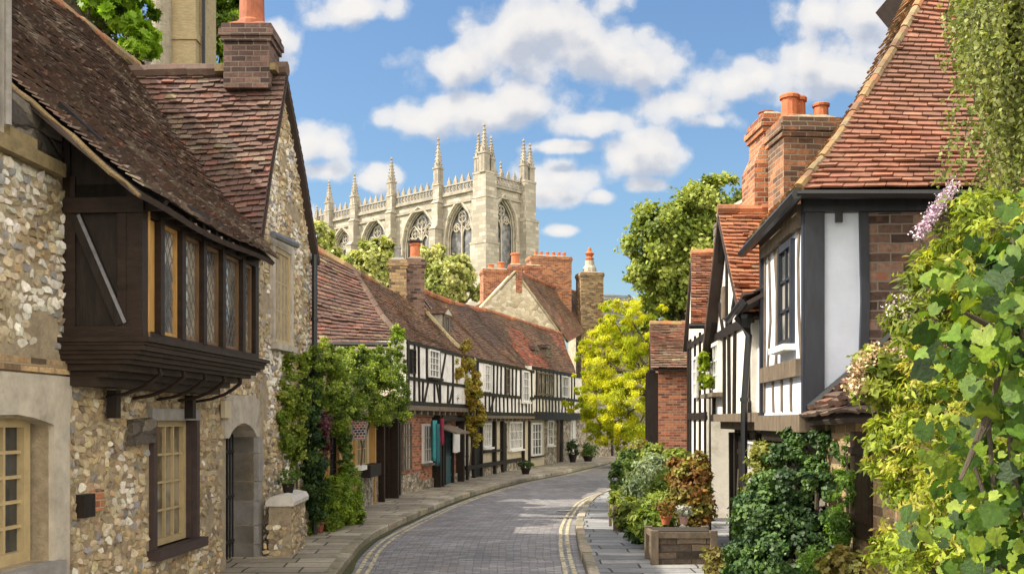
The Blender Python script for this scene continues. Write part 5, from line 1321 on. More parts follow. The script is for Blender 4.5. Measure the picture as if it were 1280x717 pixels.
for i in range(3): m.box(wx-.05,wx-.01,8.62+i*.15,8.765+i*.15,1.05,2.0)
m.box(wx-.07,wx-.051,8.62,9.07,1.2,1.26); m.box(wx-.07,wx-.051,8.62,9.07,1.8,1.86)
m.build('shutter',M_BAYWOOD,SH)

# ---- gabled cottage set behind, orange tiles
GC=thing('gabled_cottage','white plastered timber cottage with gable to the street, orange tiles and black drainpipe','house',R_.pt(16,0,-2))
g0,g1=12.5,18.6; apx=16.45
m=MB(); R_.box(m,12.5,13.4,2.2,3.55,-4,-.08)
R_.prism(m,[(13.4,2.15),(16.85,2.15),(16.9,3.3),(15.4,5.0),(13.3,3.5)],-4,-.0)
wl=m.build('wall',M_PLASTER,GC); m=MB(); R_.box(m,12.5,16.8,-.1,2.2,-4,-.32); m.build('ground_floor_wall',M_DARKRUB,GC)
def gs(px,d=0): return R_.s(px,d)
m=MB()
R_.strip(m,[(13.2,3.44),(13.9,4.0),(14.7,4.62),(15.4,5.13)],.12,-.02,.10,0); R_.strip(m,[(15.4,5.13),(16.2,4.25),(16.95,3.2)],.12,-.02,.10,0)
m.build('barge_board',M_DARKWOOD,GC)
st=[(gs(p),2.2,3.4,.09) for p in (920,913,907)]+[(16.78,2.2,3.3,.14),(13.45,2.2,3.5,.13)]
br=[([(15.1,3.52),(14.4,4.1)],.09),([(15.8,3.52),(16.2,4.0)],.09),([(15.4,3.5),(15.4,4.9)],.10),([(14.4,3.5),(14.1,4.1)],.08),([(14.0,3.5),(14.7,4.5)],.08)]
timbering(GC,R_,13.4,16.85,2.2,5.0,0,st,[(3.46,.14)],br,wall=False,mat=M_DARKWOOD)
timbering(GC,R_,12.52,13.38,2.2,3.5,-.08,[(13.0,2.2,3.5,.07)],[],[],wall=False,mat=M_DARKWOOD,th=.02)
m=MB(); R_.box(m,12.5,16.9,2.08,2.2,-.4,.07); R_.box(m,12.5,16.9,1.96,2.08,-.36,-.1); m.build('jetty_beam',M_GREYWOOD,GC)
window(GC,R_,gs(903),gs(888),2.55,3.38,.02,4,3,M_WHITEP,M_GLASSL,fw=.06,th=.06,sill=M_GREYWOOD)
m=MB(); R_.box(m,15.6,15.85,3.7,4.2,-.02,.04); m.build('gable_light',M_GREYWOOD,GC)
tm=[]
for s in (12.9,13.5,14.4,15.4,16.2,16.7): tm.append((s,0,1.9,.13))
timbering(GC,R_,12.6,16.8,0,1.9,-.32,tm,[(.1,.2),(.62,.12)],[],wall=False,mat=M_DARKWOOD,th=.10)
window(GC,R_,13.0,13.42,.75,1.8,-.30,2,4,M_WHITEP,M_GLASSL,fw=.05)
window(GC,R_,13.6,14.3,.75,1.8,-.30,3,4,M_WHITEP,M_GLASS,fw=.05)
window(GC,R_,14.5,15.3,.75,1.8,-.30,3,4,M_WHITEP,M_GLASSL,fw=.05)
door(GC,R_,15.5,16.1,.12,1.85,-.28,M_DARKWOOD)
roof(GC,[dict(L=[R_.pt(12.9,3.50,.22),R_.pt(13.6,3.98,.20),R_.pt(15.4,5.30,.16)],R=[R_.pt(12.9,3.5,-3.8),R_.pt(13.6,4.0,-3.8),R_.pt(15.4,5.35,-3.8)],w=.2,e=.12,pal=PAL_ORANGE,wave=.04,seed=81,rag=1.8,t=.026),
         dict(L=[R_.pt(17.2,3.0,.2),R_.pt(15.4,5.3,.16)],R=[R_.pt(17.2,3.0,-3.8),R_.pt(15.4,5.35,-3.8)],w=.22,e=.14,pal=PAL_BROWN,seed=82)],
     [dict(pts=[R_.pt(15.4,5.34,.16),R_.pt(15.4,5.38,-3.5)],r=.08,pal=PAL_ORANGE)])
roof(GC,[dict(L=[R_.pt(12.4,3.62,.24),R_.pt(12.4,4.0,-.5)],R=[R_.pt(13.35,3.50,.26),R_.pt(13.35,4.0,-.5)],w=.18,e=.1,pal=PAL_DARK,seed=83,rag=2)],name='pentice_roof')
m=MB(); m.tube([R_.pt(12.4,3.57,.28),R_.pt(13.4,3.45,.30)],.045,6); m.build('gutter',M_IRON,GC)
s=gs(934,.12); pipe(GC,[R_.pt(s,3.45,.25),R_.pt(s,3.2,.10),R_.pt(s,2.3,.16),R_.pt(s,.1,.16)],.045)
m=MB(); m.lathe(R_.pt(s,3.3,.14),[(.05,0),(.10,.12),(.10,.17)],8); m.build('hopper',M_IRON,GC)

# ---- next roofs beyond
OC=thing('orange_roofed_cottage','cottage beyond whose steep orange tile slope faces us beside a rubble gable','house',R_.pt(22,0,-2))
m=MB(); R_.prism(m,[(20.6,-.1),(24.0,-.1),(24.0,3.9),(23.3,5.75),(20.6,3.95)],-5,-.36); m.build('wall',M_PLASTER2,OC)
timbering(OC,R_,20.6,24.0,0,4,-.36,[20.7,21.6,22.5,23.4,23.9],[(2.2,.16),(3.85,.12)],[],wall=False)
roof(OC,[dict(L=[R_.pt(20.2,4.05,.02),R_.pt(21.2,4.6,-.10),R_.pt(23.3,5.98,-.34)],R=[R_.pt(20.2,4.05,-5),R_.pt(21.2,4.6,-5),R_.pt(23.3,6.0,-5)],w=.22,e=.12,pal=[((.36,.15,.075),4),((.30,.12,.065),4),((.22,.10,.06),2),((.42,.22,.12),1)],wave=.04,seed=91,rag=1.6,t=.03),
         dict(L=[R_.pt(24.3,3.8,-.25),R_.pt(23.3,5.98,-.34)],R=[R_.pt(24.3,3.8,-5),R_.pt(23.3,6.0,-5)],w=.3,e=.18,pal=PAL_BROWN,seed=92)],
     [dict(pts=[R_.pt(23.3,6.0,-.34),R_.pt(23.3,6.02,-5)],r=.09,pal=PAL_ORANGE)])
m=MB(); m.tube([R_.pt(20.15,4.0,.06),R_.pt(20.15,4.0,-3)],.06,6); m.build('gutter',M_IRON,OC)
window(OC,R_,21.7,22.4,2.6,3.5,-.33,2,3,M_WHITEP,M_GLASSL)
m=MB(); a=P(898,275,19.5); b=P(945,225,19.5)
m.hexa([V(a.x,19.4,3),V(7.5,19.4,3),V(7.5,20,3),V(a.x,20,3),V(a.x,19.4,a.z),V(7.5,19.4,a.z),V(7.5,20,a.z),V(a.x,20,a.z)])
m.add([V(a.x,19.4,a.z),V(7.5,19.4,a.z),V(7.5,19.4,b.z+1.2),V(a.x,20,a.z),V(7.5,20,a.z),V(7.5,20,b.z+1.2)],[(0,1,2),(5,4,3),(0,3,4,1),(1,4,5,2),(2,5,3,0)])
m.build('rubble_gable',M_DARKRUB,OC)
m=MB(); m.tube([V(a.x-.05,19.35,a.z+.03),V(7.5,19.35,b.z+1.25)],.07,6); m.build('verge',M_PALE,OC)

BC=thing('brick_cottage','small red brick cottage with mossy tile roof and white-framed side windows, behind garden pots','house',(5.5,31,0))
wx0=P(823,500,29).x; wx1=7.2
m=MB(); zt_=H+(HY-462)/F*29; m.hexa([(wx0,29,-.1),(wx1,29,-.1),(wx1,34,-.1),(wx0+.65,34,-.1),(wx0,29,zt_),(wx1,29,zt_),(wx1,34,zt_),(wx0+.65,34,zt_)]); m.build('wall',M_BRICKR,BC)
SK=.13; K_=Fac((wx0,29),(wx0+SK*5,34),(-1,0)); 
m=MB(); K_.box(m,.3,4.6,1.15,3.4,.0,.28); m.build('oriel',M_WHITEP,BC)
window(BC,K_,.45,2.2,1.3,3.2,.29,4,3,M_WHITEP,M_GLASS,fw=.06); window(BC,K_,2.5,4.4,1.3,3.2,.29,4,3,M_WHITEP,M_GLASS,fw=.06)
m=MB()
for x in (.3,2.35,4.55): K_.box(m,x-.08,x+.08,1.0,3.5,.0,.36)
K_.box(m,.2,4.7,1.0,1.15,.0,.4); m.build('oriel_frame',M_DARKWOOD,BC)
J=Fac((wx1-1.2,28.99),(8,28.99),(0,-1)); 
for aa in (868,): 
    X=P(aa,500,29).x
m=MB(); J0=P(872,500,28.9).x; m.box(J0-.02,J0+.6,28.75,29,1.4,3.3); m.build('dark_bay',M_DARKWOOD,BC)
zt1=H+(HY-404)/F*31; ez=H+(HY-458)/F*28.8
gx=wx0-.28
roof(BC,[dict(L=[V(gx,28.6,ez-.05),V(gx+.09,29.3,ez+.45),V(gx+.36,31.4,zt1)],R=[V(7,28.6,ez),V(7,29.3,ez+.5),V(7,31.4,zt1)],w=.24,e=.13,pal=PAL_BROWN,wave=.04,seed=95,rag=1.5,t=.028,pal2=[((.26,.11,.065),3),((.20,.09,.055),2)]),
         dict(L=[V(gx+.75,34.4,ez),V(gx+.36,31.4,zt1)],R=[V(7,34.4,ez),V(7,31.4,zt1)],w=.3,e=.2,pal=PAL_BROWN,seed=96)],
      [dict(pts=[V(gx+.36,31.4,zt1+.02),V(7,31.4,zt1+.02)],r=.1,pal=PAL_LICHEN)])
m=MB(); q=[(28.95,ez-.1),(29.3,ez+.3),(31.4,zt1-.14),(34.,ez-.1)]
m.add([V(wx0-.02+SK*(y-29),y,z) for y,z in q]+[V(wx0+.3+SK*(y-29),y,z) for y,z in q],[(0,1,2,3),(7,6,5,4)]+[(k,(k+1)%4,4+(k+1)%4,4+k) for k in range(4)]); m.build('gable_wall',M_BRICKR,BC)
# low garden wall and iron gate at the bend
GT=thing('iron_gate','small black iron railing gate at the far bend of the lane','gate',P(775,569,57)-V(0,0,0))
m=MB(); g=P(772,568,56); 
for i in range(8): m.tube([V(g.x+i*.18,56.,.05),V(g.x+i*.18,56.,1.15)],.02,5)
for z in (.2,1.05): m.tube([V(g.x,56,z),V(g.x+1.3,56,z)],.025,5)
m.build('railing',M_IRON,GT)

# ================================================================== ruined tower behind the near roofs
RT=thing('ruined_tower','weathered stone tower shafts rising behind the near dark roof beside the leaning tree','tower',(-11,30,0))
m=MB(); c=P(202,40,30); m.lathe((c.x,c.y,0),[(.42,0),(.34,1),(.30,8),(.29,16),(.40,16.1),(.42,16.6)],14); m.build('round_shaft',m_plain('grey_shaft',(.30,.27,.21),.9,6,.35,.8,.03,stretch=(1,1,7),stain=(1.4,.5,(.17,.15,.11),.7)),RT)
sh=m_plain('tower_ashlar',(.36,.29,.17),.9,6,.35,.8,.03,stretch=(1,1,7),stain=(1.2,.55,(.15,.12,.08),.7))
m=MB(); x0_=P(213,40,30.3).x; x1_=P(247,40,30.3).x; m.box(x0_,x1_,30.1,31.6,0,17); m.box(x0_-.05,x1_+.05,30.05,31.7,13.6,13.85); m.box(x1_,P(258,0,30.6).x,30.5,31.6,0,17); m.build('pier',sh,RT)
m=MB(); m.box(x0_-.9,x0_,31.,32,0,16.5); m.box(P(120,0,32).x,x0_-.2,31.5,32,0,H+(HY-62)/F*32); m.build('wall',M_DARKRUB,RT)
m=MB(); m.box(P(253,0,30.45).x,P(256,0,30.45).x,30.42,30.52,0,17); m.build('drainpipe',M_IRON,RT)
# ================================================================== trees
def E3(px,py,Y,rpx,rpy,ry=None):
    c=P(px,py,Y); rx=rpx/F*Y; rz=rpy/F*Y; return (c.x,c.y,c.z,rx,ry or rx,rz)
def el(*a): return [E3(*q) for q in a]
tree('broad_tree','tall leafy green tree behind the right-hand roofs, with a rounded double crown','tree',(11,60,0),(10.6,60,7.5),
     el((830,300,60,50,60),(893,265,60,50,48),(870,340,61,66,70),(862,300,61.5,50,60),(815,345,59,30,40),(900,320,62,50,60),(850,400,61,55,40)),78000,.27,
     [(.11,.16,.02),(.19,.25,.04),(.29,.34,.065),(.39,.44,.11)],101,nclump=520,clump=.17,r0=.45,shell=.7)
tree('yellow_tree','bright yellow-green tree leaning over the bend of the lane','tree',(7.3,41.5,0),(6.6,43,3.2),
     el((790,412,43,34,38),(768,452,44,44,46),(812,450,43,30,50),(755,498,44,34,36),(795,505,43,46,46),(768,535,44,40,24),(826,400,44,14,22),(742,468,44,18,28),(756,430,44,28,34),(776,392,43.5,28,24),(733,448,45,14,26),(745,505,44.5,24,34),(790,552,43.5,34,16),(724,495,44.5,20,30)),130000,.10,G_YEL,102,mat=M_LEAFY,nclump=560,clump=.13,r0=.16,shape=SH_LONG,droop=.9,shell=.3)
g_pale=[(.26,.31,.08),(.38,.42,.13),(.50,.52,.20),(.60,.60,.30)]
tree('pale_tree','pale green tree in front of the church wall, left of the orange chimney pot','tree',(-12.5,80,0),(-12,80,9),
     el((462,332,80,32,30),(440,352,80,26,20),(485,345,80,24,30),(478,312,80,16,14),(455,370,80,40,20)),30000,.30,g_pale,103,nclump=170,clump=.2,r0=.35,shell=.7)
tree('pale_tree','pale green tree below the church windows, right of the orange chimney pot','tree',(-5,78,0),(-5,78,9),
     el((560,345,78,34,26),(540,325,78,22,18),(585,360,78,22,16),(545,365,78,36,22)),30000,.30,g_pale,104,nclump=170,clump=.2,r0=.35,shell=.7)
tree('pale_tree','small yellow-green tree at the far left end of the church, beside the stone gable','tree',(-19,95,0),(-18.8,95,12),
     el((397,298,95,18,22),(410,325,95,18,20),(390,325,95,16,20)),7000,.4,g_pale,105,nclump=80,clump=.22,r0=.35,shell=.7)
LL=thing('overhanging_tree','fresh green tree with clear large leaves overhanging the top of the near dark roof','tree',(-11,20,0))
limbs('trunk',(-11,20,0),[P(90,5,20),P(130,45,20),P(60,-10,20),P(175,30,20),P(165,10,21)],.25,LL,5,None,P(60,-40,20.5))
e=el((110,-8,20,75,28,1.5),(165,22,20,26,40,1.2),(70,-20,20,40,30,1.5),(150,-10,20,40,28,1.2),(176,52,20,12,24,.6))
foliage('crown',e,3400,.16,[(.06,.13,.008),(.13,.25,.012),(.22,.38,.025),(.30,.46,.05)],M_LEAFY,LL,106,nclump=90,clump=.2,shell=.5,shape=SH_MAPLE,up=.8)
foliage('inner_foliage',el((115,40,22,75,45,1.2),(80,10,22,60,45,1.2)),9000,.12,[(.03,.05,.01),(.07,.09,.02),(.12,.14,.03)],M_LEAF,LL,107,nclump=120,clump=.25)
tree('background_tree','leafy tree glimpsed between the ruined tower and the big terracotta chimney pot','tree',(-10,34,0),(-9.8,34,9),
     el((285,30,34,26,50),(270,5,34,26,40),(300,5,34,22,34),(275,70,34,18,26)),14000,.16,[(.08,.15,.01),(.15,.26,.02),(.24,.38,.04)],108,mat=M_LEAFY,nclump=130,clump=.22,r0=.25)
# low woods far away so that no bare skyline shows between houses
wd=tag(foliage('distant_wood',[(x,150+20*math.sin(x),4,9,6,5.5) for x in range(-90,130,9)],26000,.8,G_MID,M_LEAF,None,109,nclump=500,clump=.3),kind='stuff')
wd['label']='distant band of woodland closing the horizon'; wd['category']='trees'

# ================================================================== climbers on the left row
def stems(parent,pts_list,r=.02,mat=M_BARK,name='stem'):
    m=MB()
    for pts in pts_list: m.tube([Vector(p) for p in pts],[r*(1-.6*i/(len(pts)-1)) for i in range(len(pts))],6)
    return m.build(name,mat,parent,uv=False)
def climber(name,label,cat,loc,ells,n,size,pal,seed,mat=None,nclump=80,clump=.25,shape=SH_RH,shell=.4,up=.3,droop=.3,st=(),group=None,r=.025):
    t=thing(name,label,cat,loc,group)
    foliage('foliage',ells,n,size,pal,mat or M_LEAF,t,seed,clump,nclump,shape,shell,up,droop,zmin=.1)
    if st: stems(t,st,r)
    return t
def EW(fac,px,py,d,rpx,rpy,ry=.14):
    s=fac.s(px,d); return E3(px,py,fac.pt(s,0,d).y,rpx,rpy,ry)
climber('ivy','light green ivy climbing the corner of the gabled stone house above the low wall','ivy',A.pt(16.4,0,.1),
   [EW(A,360,475,.12,11,38),EW(A,368,520,.14,12,48),EW(A,357,545,.12,9,30),EW(A,370,575,.12,9,28),EW(A,352,500,.1,6,36),EW(A,375,455,.1,5,16)],9000,.055,[(.08,.13,.015),(.16,.24,.03),(.26,.34,.05),(.34,.38,.08)],201,mat=M_LEAFY,nclump=110,clump=.5,st=[[A.pt(16.6,.1,.1),A.pt(16.5,1.5,.1),A.pt(16.8,3.,.1)]])
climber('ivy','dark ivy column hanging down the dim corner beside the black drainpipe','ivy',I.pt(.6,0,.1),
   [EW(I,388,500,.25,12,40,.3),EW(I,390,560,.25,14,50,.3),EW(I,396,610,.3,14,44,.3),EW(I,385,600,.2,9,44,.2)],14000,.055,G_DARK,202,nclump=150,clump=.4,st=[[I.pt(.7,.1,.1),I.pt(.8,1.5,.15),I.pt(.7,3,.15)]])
climber('ivy','great mass of green ivy spilling over the front of the low shop wing','ivy',I.pt(4,0,.1),
   [EW(I,390,470,.3,14,38,.3),EW(I,405,448,.4,22,16,.35),EW(I,410,475,.35,24,38,.4),EW(I,438,475,.35,28,42,.45),EW(I,468,485,.35,28,44,.45),E3(488,492,24.3,22,38,.45),EW(I,425,510,.35,28,28,.4),EW(I,448,448,.4,34,16,.45),EW(I,478,452,.4,26,18,.45),E3(502,520,26.0,12,12,.3),E3(500,455,26.2,8,24,.35),E3(497,430,26.4,9,26,.35),E3(480,520,23.6,16,14,.3)],60000,.052,[(.04,.075,.012),(.10,.16,.02),(.18,.27,.035),(.27,.37,.05),(.34,.42,.08)],203,nclump=520,clump=.22,shell=.7,st=[[I.pt(4.1,.1,.1),I.pt(4.2,1.5,.2),I.pt(3.,2.6,.2),I.pt(2,3.,.2)],[I.pt(4.2,1.5,.2),I.pt(6,2.7,.2)]])
climber('flowering_creeper','dark purple-leaved creeper hanging beside the shop window','climber',I.pt(2.2,0,.1),
   [EW(I,403,528,.4,8,16),EW(I,406,560,.35,6,24)],2200,.05,[(.06,.02,.035),(.13,.04,.06),(.2,.09,.1),(.08,.09,.04)],204,nclump=40,clump=.5)
climber('ivy','slim green ivy strand running down the shop post under the hanging sign','ivy',I.pt(4.8,0,.1),
   [EW(I,431,565,.3,7,40),EW(I,427,535,.3,10,20)],3600,.055,G_MID,205,nclump=60,clump=.5)
climber('hedge','rounded bright green clipped bush at the foot of the shop wing','bush',I.pt(4.,0,.3),
   [E3(420,625,18.4,20,32,.35),E3(436,615,19.2,16,38,.4),E3(412,640,18.,16,22,.3),E3(440,640,19.2,14,22,.35)],20000,.045,[(.07,.13,.01),(.14,.23,.02),(.22,.33,.03),(.30,.40,.06)],206,mat=M_LEAFY,nclump=330,clump=.22,shell=.85,st=[[I.pt(3.2,.1,.3),I.pt(3.2,.6,.3)]])
climber('shrub','dark glossy shrub between the ivy column and the bright clipped bush','shrub',I.pt(2,0,.3),
   [E3(398,635,18.2,12,28,.3),E3(390,650,17.9,10,18,.3)],5000,.055,G_DARK,207,nclump=80,clump=.35,mat=M_LEAFD)
climber('shrub','low leafy weeds at the end of the low flint wall on the pavement','shrub',B_.pt(2.6,.1,.2),
   [E3(377,668,17.2,14,9,.25),E3(388,660,17.6,9,8,.2)],900,.07,[(.08,.14,.01),(.18,.27,.03),(.28,.36,.06)],208,nclump=30,clump=.4,mat=M_LEAFY)
climber('shrub','bright green shrub peeping above the ivy at the cottage eave','shrub',C.pt(1.6,4,.2),
   [E3(498,432,26.5,8,20,.3),E3(500,418,26.6,5,12,.2)],2600,.06,[(.12,.22,.01),(.22,.36,.02),(.32,.45,.04)],209,nclump=50,clump=.4,mat=M_LEAFY)
climber('creeper','golden autumn creeper hanging down the join between the two timbered houses','climber',C.pt(CL-.3,0,.4),
   [E3(587,480,32.6,12,26,.3),E3(592,515,32.8,12,28,.3),E3(568,462,31.4,11,14,.3),E3(566,485,31.4,5,24,.2),E3(594,545,32.8,7,12,.2),E3(580,452,32.2,14,9,.3),E3(598,495,32.8,6,20,.2)],14000,.075,G_GOLD,210,nclump=150,clump=.32,st=[[C.pt(CL-.2,.1,.2),C.pt(CL-.2,2.,.4),C.pt(CL-.6,3.8,.4)]])
climber('creeper','tuft of yellow creeper on the roof edge by the dormer','climber',P(582,440,33.4),
   [E3(583,432,33.4,5,9,.2)],500,.08,G_GOLD,211,nclump=20,clump=.5)
climber('shrub','small green roof plant on the shop wing gutter','plant',P(405,428,26.5),
   [E3(405,430,26.5,7,7,.2)],500,.07,[(.14,.2,.02),(.24,.3,.04)],212,nclump=14,clump=.5)
# ---- small things along the left pavement
def flowerpot(name,label,cat,c,r,h,ells,n,size,pal,seed,mat=None,pm=M_POT,group=None):
    t=thing(name,label,cat,c,group); m=MB(); m.lathe(c,[(r*.7,0),(r*.95,h*.8),(r*1.1,h*.82),(r*1.1,h),(r*.9,h),(r*.85,h*.9)],14); m.build('pot',pm,t)
    foliage('foliage',ells,n,size,pal,mat or M_LEAF,t,seed,.4,30); return t
def G0(px,py,z=.11):
    Y=F*(H-z)/(py-HY); return V((px-640)/F*Y,Y,z)
c=G0(412,662); flowerpot('flower_pot','bright terracotta flower pot standing on the pavement by the clipped bush','flower pot',c,.09,.17,[(c.x,c.y,c.z+.30,.12,.12,.08)],200,.05,G_MID,301)
c=G0(398,665); flowerpot('flower_pot','darker red flower pot tucked against the ivy beside the bright pot','flower pot',c,.11,.20,[(c.x,c.y,c.z+.30,.12,.12,.12)],300,.05,G_DARK,302,pm=m_plain('old_red_pot',(.22,.06,.04),.8))
c=G0(716,577); t=flowerpot('potted_plant','dark tub plant beside the far white-framed cottage window','plant',c,.2,.35,[(c.x,c.y,c.z+.65,.25,.25,.4)],900,.09,G_DARK,303,pm=M_DARKWOOD)
c=G0(735,576); t=flowerpot('potted_plant','round green bush in a low tub at the far end of the row','plant',c,.25,.25,[(c.x,c.y,c.z+.55,.36,.36,.32)],1500,.08,G_MID,304,pm=M_DARKWOOD)
c=G0(657,592); t=flowerpot('potted_plant','small dark trough plant under the twelve-paned white window','plant',c,.18,.22,[(c.x,c.y,c.z+.35,.3,.2,.14)],500,.07,G_DARK,305,pm=M_DARKWOOD)
# hanging sign with a dark painted pattern, no words
SG=thing('hanging_sign','small square pub-style hanging sign with dark patterned face on an iron arm','sign',P(449,538,20.6))
c=P(449,538,20.6); m=MB(); m.obox(c.xy,V(.98,.2).normalized(),V(-.2,.98).normalized(),c.z-.19,c.z+.19,.15,.018); m.build('board',M_GREYST,SG)
m=MB(); a2=V(.98,.2).normalized(); b2=V(-.2,.98).normalized(); m.obox(c.xy-b2*.02,a2,b2,c.z-.165,c.z+.165,.125,.004)
m.build('painted_face',m_brick('painted_pattern',(.02,.03,.09),(.30,.06,.06),(.45,.43,.36),bw=.07,rh=.055,ms=.008),SG)
m=MB(); m.tube([c+V(-.35,.1,.26),c+V(.18,-.02,.26)],.012,6); m.tube([c+V(-.12,0,.26),c+V(-.12,0,.19)],.006,5); m.tube([c+V(.12,0,.26),c+V(.12,0,.19)],.006,5); m.build('bracket',M_IRON,SG)
# clothes and goods hanging outside the shop
def cloth(name,label,fac,s0,s1,z0,z1,d,col,seed):
    m=MB(); n=14; k=8; vs=[]
    for i in range(n+1):
        for j in range(k+1):
            u=i/n; v=j/k; dd=d+.05*math.sin(u*18+seed)*(1-.3*v)+.02*math.sin(u*41+v*3); vs.append(fac.pt(s0+(s1-s0)*(u*(1-.1*(1-v)*math.sin(u*9))),z0+(z1-z0)*v+.03*math.sin(u*11+seed)*(1-v),dd))
    f=[(i*(k+1)+j,(i+1)*(k+1)+j,(i+1)*(k+1)+j+1,i*(k+1)+j+1) for i in range(n) for j in range(k)]
    m.add(vs,f); o=m.build(name,m_plain(name+'_fabric_%d'%seed,col,.9,10,.3,.3),None,smooth=True)
    md=o.modifiers.new('thickness','SOLIDIFY'); md.thickness=.012
    return tag(o,label,'cloth','cloths hung outside the shop')
cloth('hanging_cloth','turquoise cloth hung outside the shop door beside the white window',C,C.s(540,.35),C.s(546,.35),.95,2.1,.35,(.03,.22,.24),1)
cloth('hanging_cloth','dark crimson cloth gathered under the shop canopy',C,C.s(549,.4),C.s(552,.4),1.4,2.15,.45,(.20,.02,.05),2)
cloth('hanging_cloth','long dark teal cloth hanging nearest the shop door',C,C.s(546.2,.4),C.s(548.5,.4),.8,2.0,.4,(.02,.10,.12),3)
m=MB(); c=C.pt(C.s(570,.2),1.45,.33); C.box(m,C.s(566,.3),C.s(574,.3),1.1,1.85,.30,.325); bo=m.build('notice_board',M_WHITEP,None); tag(bo,'pale blue-white board leaning in the shop front by the dark post','board')

# ================================================================== right pavement: planters and shrubs
def planter(name,label,x0,x1,y0,y1,h,mat,group=None):
    t=thing(name,label,'planter',((x0+x1)/2,y0,.1),group); m=MB()
    m.box(x0,x1,y0,y1,.09,.1+h)
    m.build('box',mat,t)
    m=MB()
    for x in (x0,x1):
        for y in (y0,y1): m.box(x-.05,x+.05,y-.05,y+.05,.09,.1+h+.03)
    m.box(x0-.03,x1+.03,y0-.04,y0-.0,.1+h-.07,.1+h+.01); m.box(x0-.04,x0+.0,y0,y1,.1+h-.07,.1+h+.008)
    m.each('corner_post',M_GREYWOOD,t)
    m=MB(); m.box(x0+.03,x1-.03,y0+.03,y1-.03,.1+h,.1+h+.02); m.build('soil',m_plain('soil',(.04,.03,.02),.95),t); return t
pw=m_brick('stacked_plank_brick',(.10,.075,.055),(.17,.125,.085),(.06,.05,.04),bw=.42,rh=.10,ms=.01)
g=G0(818,704); planter('planter','weathered brown brick-sided planter nearest us on the right pavement',g.x,g.x+.82,g.y,g.y+.6,.44,pw)
g=G0(770,662); planter('planter','grey stone planter farther along the right pavement under the grassy plants',g.x,g.x+.62,g.y,g.y+.8,.42,M_GREYST)
c=G0(843,667)-V(0,0,0); c=V(2.42,14.9,.57)
flowerpot('flower_pot','terracotta pot standing on the near brick planter','flower pot',V(2.28,14.75,.56),.08,.13,[(2.28,14.75,.79,.13,.11,.11)],300,.045,G_RUST,311)
flowerpot('flower_pot','pinkish white pot standing on the near planter beside the terracotta one','flower pot',V(2.55,14.8,.56),.07,.12,[(2.55,14.8,.75,.11,.09,.09)],250,.045,[(.3,.34,.3),(.5,.5,.48)],312,pm=m_plain('pink_pot',(.55,.33,.30),.7))
def shr(label,ells,n,size,pal,seed,name='shrub',cat='shrub',**k): return climber(name,label,cat,(ells[0][0],ells[0][1],.1),ells,n,size,pal,seed,st=[[(ells[0][0],ells[0][1],.1),(ells[0][0]+.05,ells[0][1],ells[0][2])],[(ells[-1][0],ells[-1][1],.1),(ells[-1][0]+.05,ells[-1][1],ells[-1][2])]],**k)
shr('russet and green leafy shrub above the near brick planter',el((865,615,15.6,26,40),(852,590,15.8,16,24),(872,640,15.4,18,22),(874,585,15.8,14,22)),9000,.07,[(.14,.06,.02),(.26,.13,.03),(.24,.22,.05),(.32,.32,.07)],321,nclump=170,clump=.25,shell=.7)
shr('feathery bright green grasses spilling forward between the two planters',el((822,640,15.8,22,26),(808,655,15.4,16,20),(830,620,16.2,20,22),(840,600,16.6,16,18)),9000,.11,[(.09,.14,.02),(.17,.25,.04),(.27,.36,.07),(.38,.44,.13)],322,shape=SH_LONG,nclump=160,clump=.35,shell=.4,up=.2,mat=M_LEAFY)
shr('silvery blue-green spiky foliage plant in the middle of the pavement border',el((808,605,18.5,20,28),(795,620,18.2,14,22),(818,585,19,16,20)),6500,.11,[(.13,.19,.09),(.24,.31,.17),(.36,.43,.27)],323,shape=SH_LONG,nclump=120,clump=.35,shell=.4,up=.1)
shr('rounded mid-green shrub low in the border nearest the kerb',el((788,642,18,18,20),(777,625,18.6,12,16)),6000,.07,[(.08,.12,.015),(.16,.21,.03),(.26,.31,.05)],324,nclump=110,clump=.3,shell=.7)
shr('dark green clipped shrub at the far end of the pavement border',el((778,598,23,14,24),(788,580,24,16,20),(776,615,22,12,12)),9000,.07,G_MID,325,nclump=130,clump=.25,shell=.8)
shr('orange-tinted flowering shrub beneath the brick cottage side window',el((800,565,26,14,16),(808,580,25,14,14),(793,575,26,10,12)),5000,.08,[(.28,.12,.03),(.40,.22,.06),(.22,.25,.06),(.34,.36,.10)],326,nclump=110,clump=.3)
shr('yellow-green leafy clump against the brick cottage wall',el((828,590,20,20,20),(845,575,21,16,16),(815,570,22,14,16)),7500,.08,[(.10,.15,.02),(.20,.27,.04),(.32,.38,.08)],327,nclump=120,clump=.3)
shr('small dark fern-like plant drooping onto the paving before the far planter',el((790,668,16.6,7,6,.12),(797,672,16.2,6,6,.12)),500,.09,G_DARK,328,nclump=20,clump=.5,shape=SH_LONG)
climber('climber','lime green climber trained up the gabled cottage wall','climber',R_.pt(18.2,.1,.1),
   [E3(880,450,16.7,4,16,.12),E3(884,480,16.6,5,14,.12),E3(878,465,16.8,3,22,.1)],900,.07,[(.22,.32,.01),(.38,.48,.03)],329,mat=M_LEAFY,nclump=30,clump=.6,st=[[R_.pt(16.7,.1,.1),R_.pt(16.7,3.,.1)]])
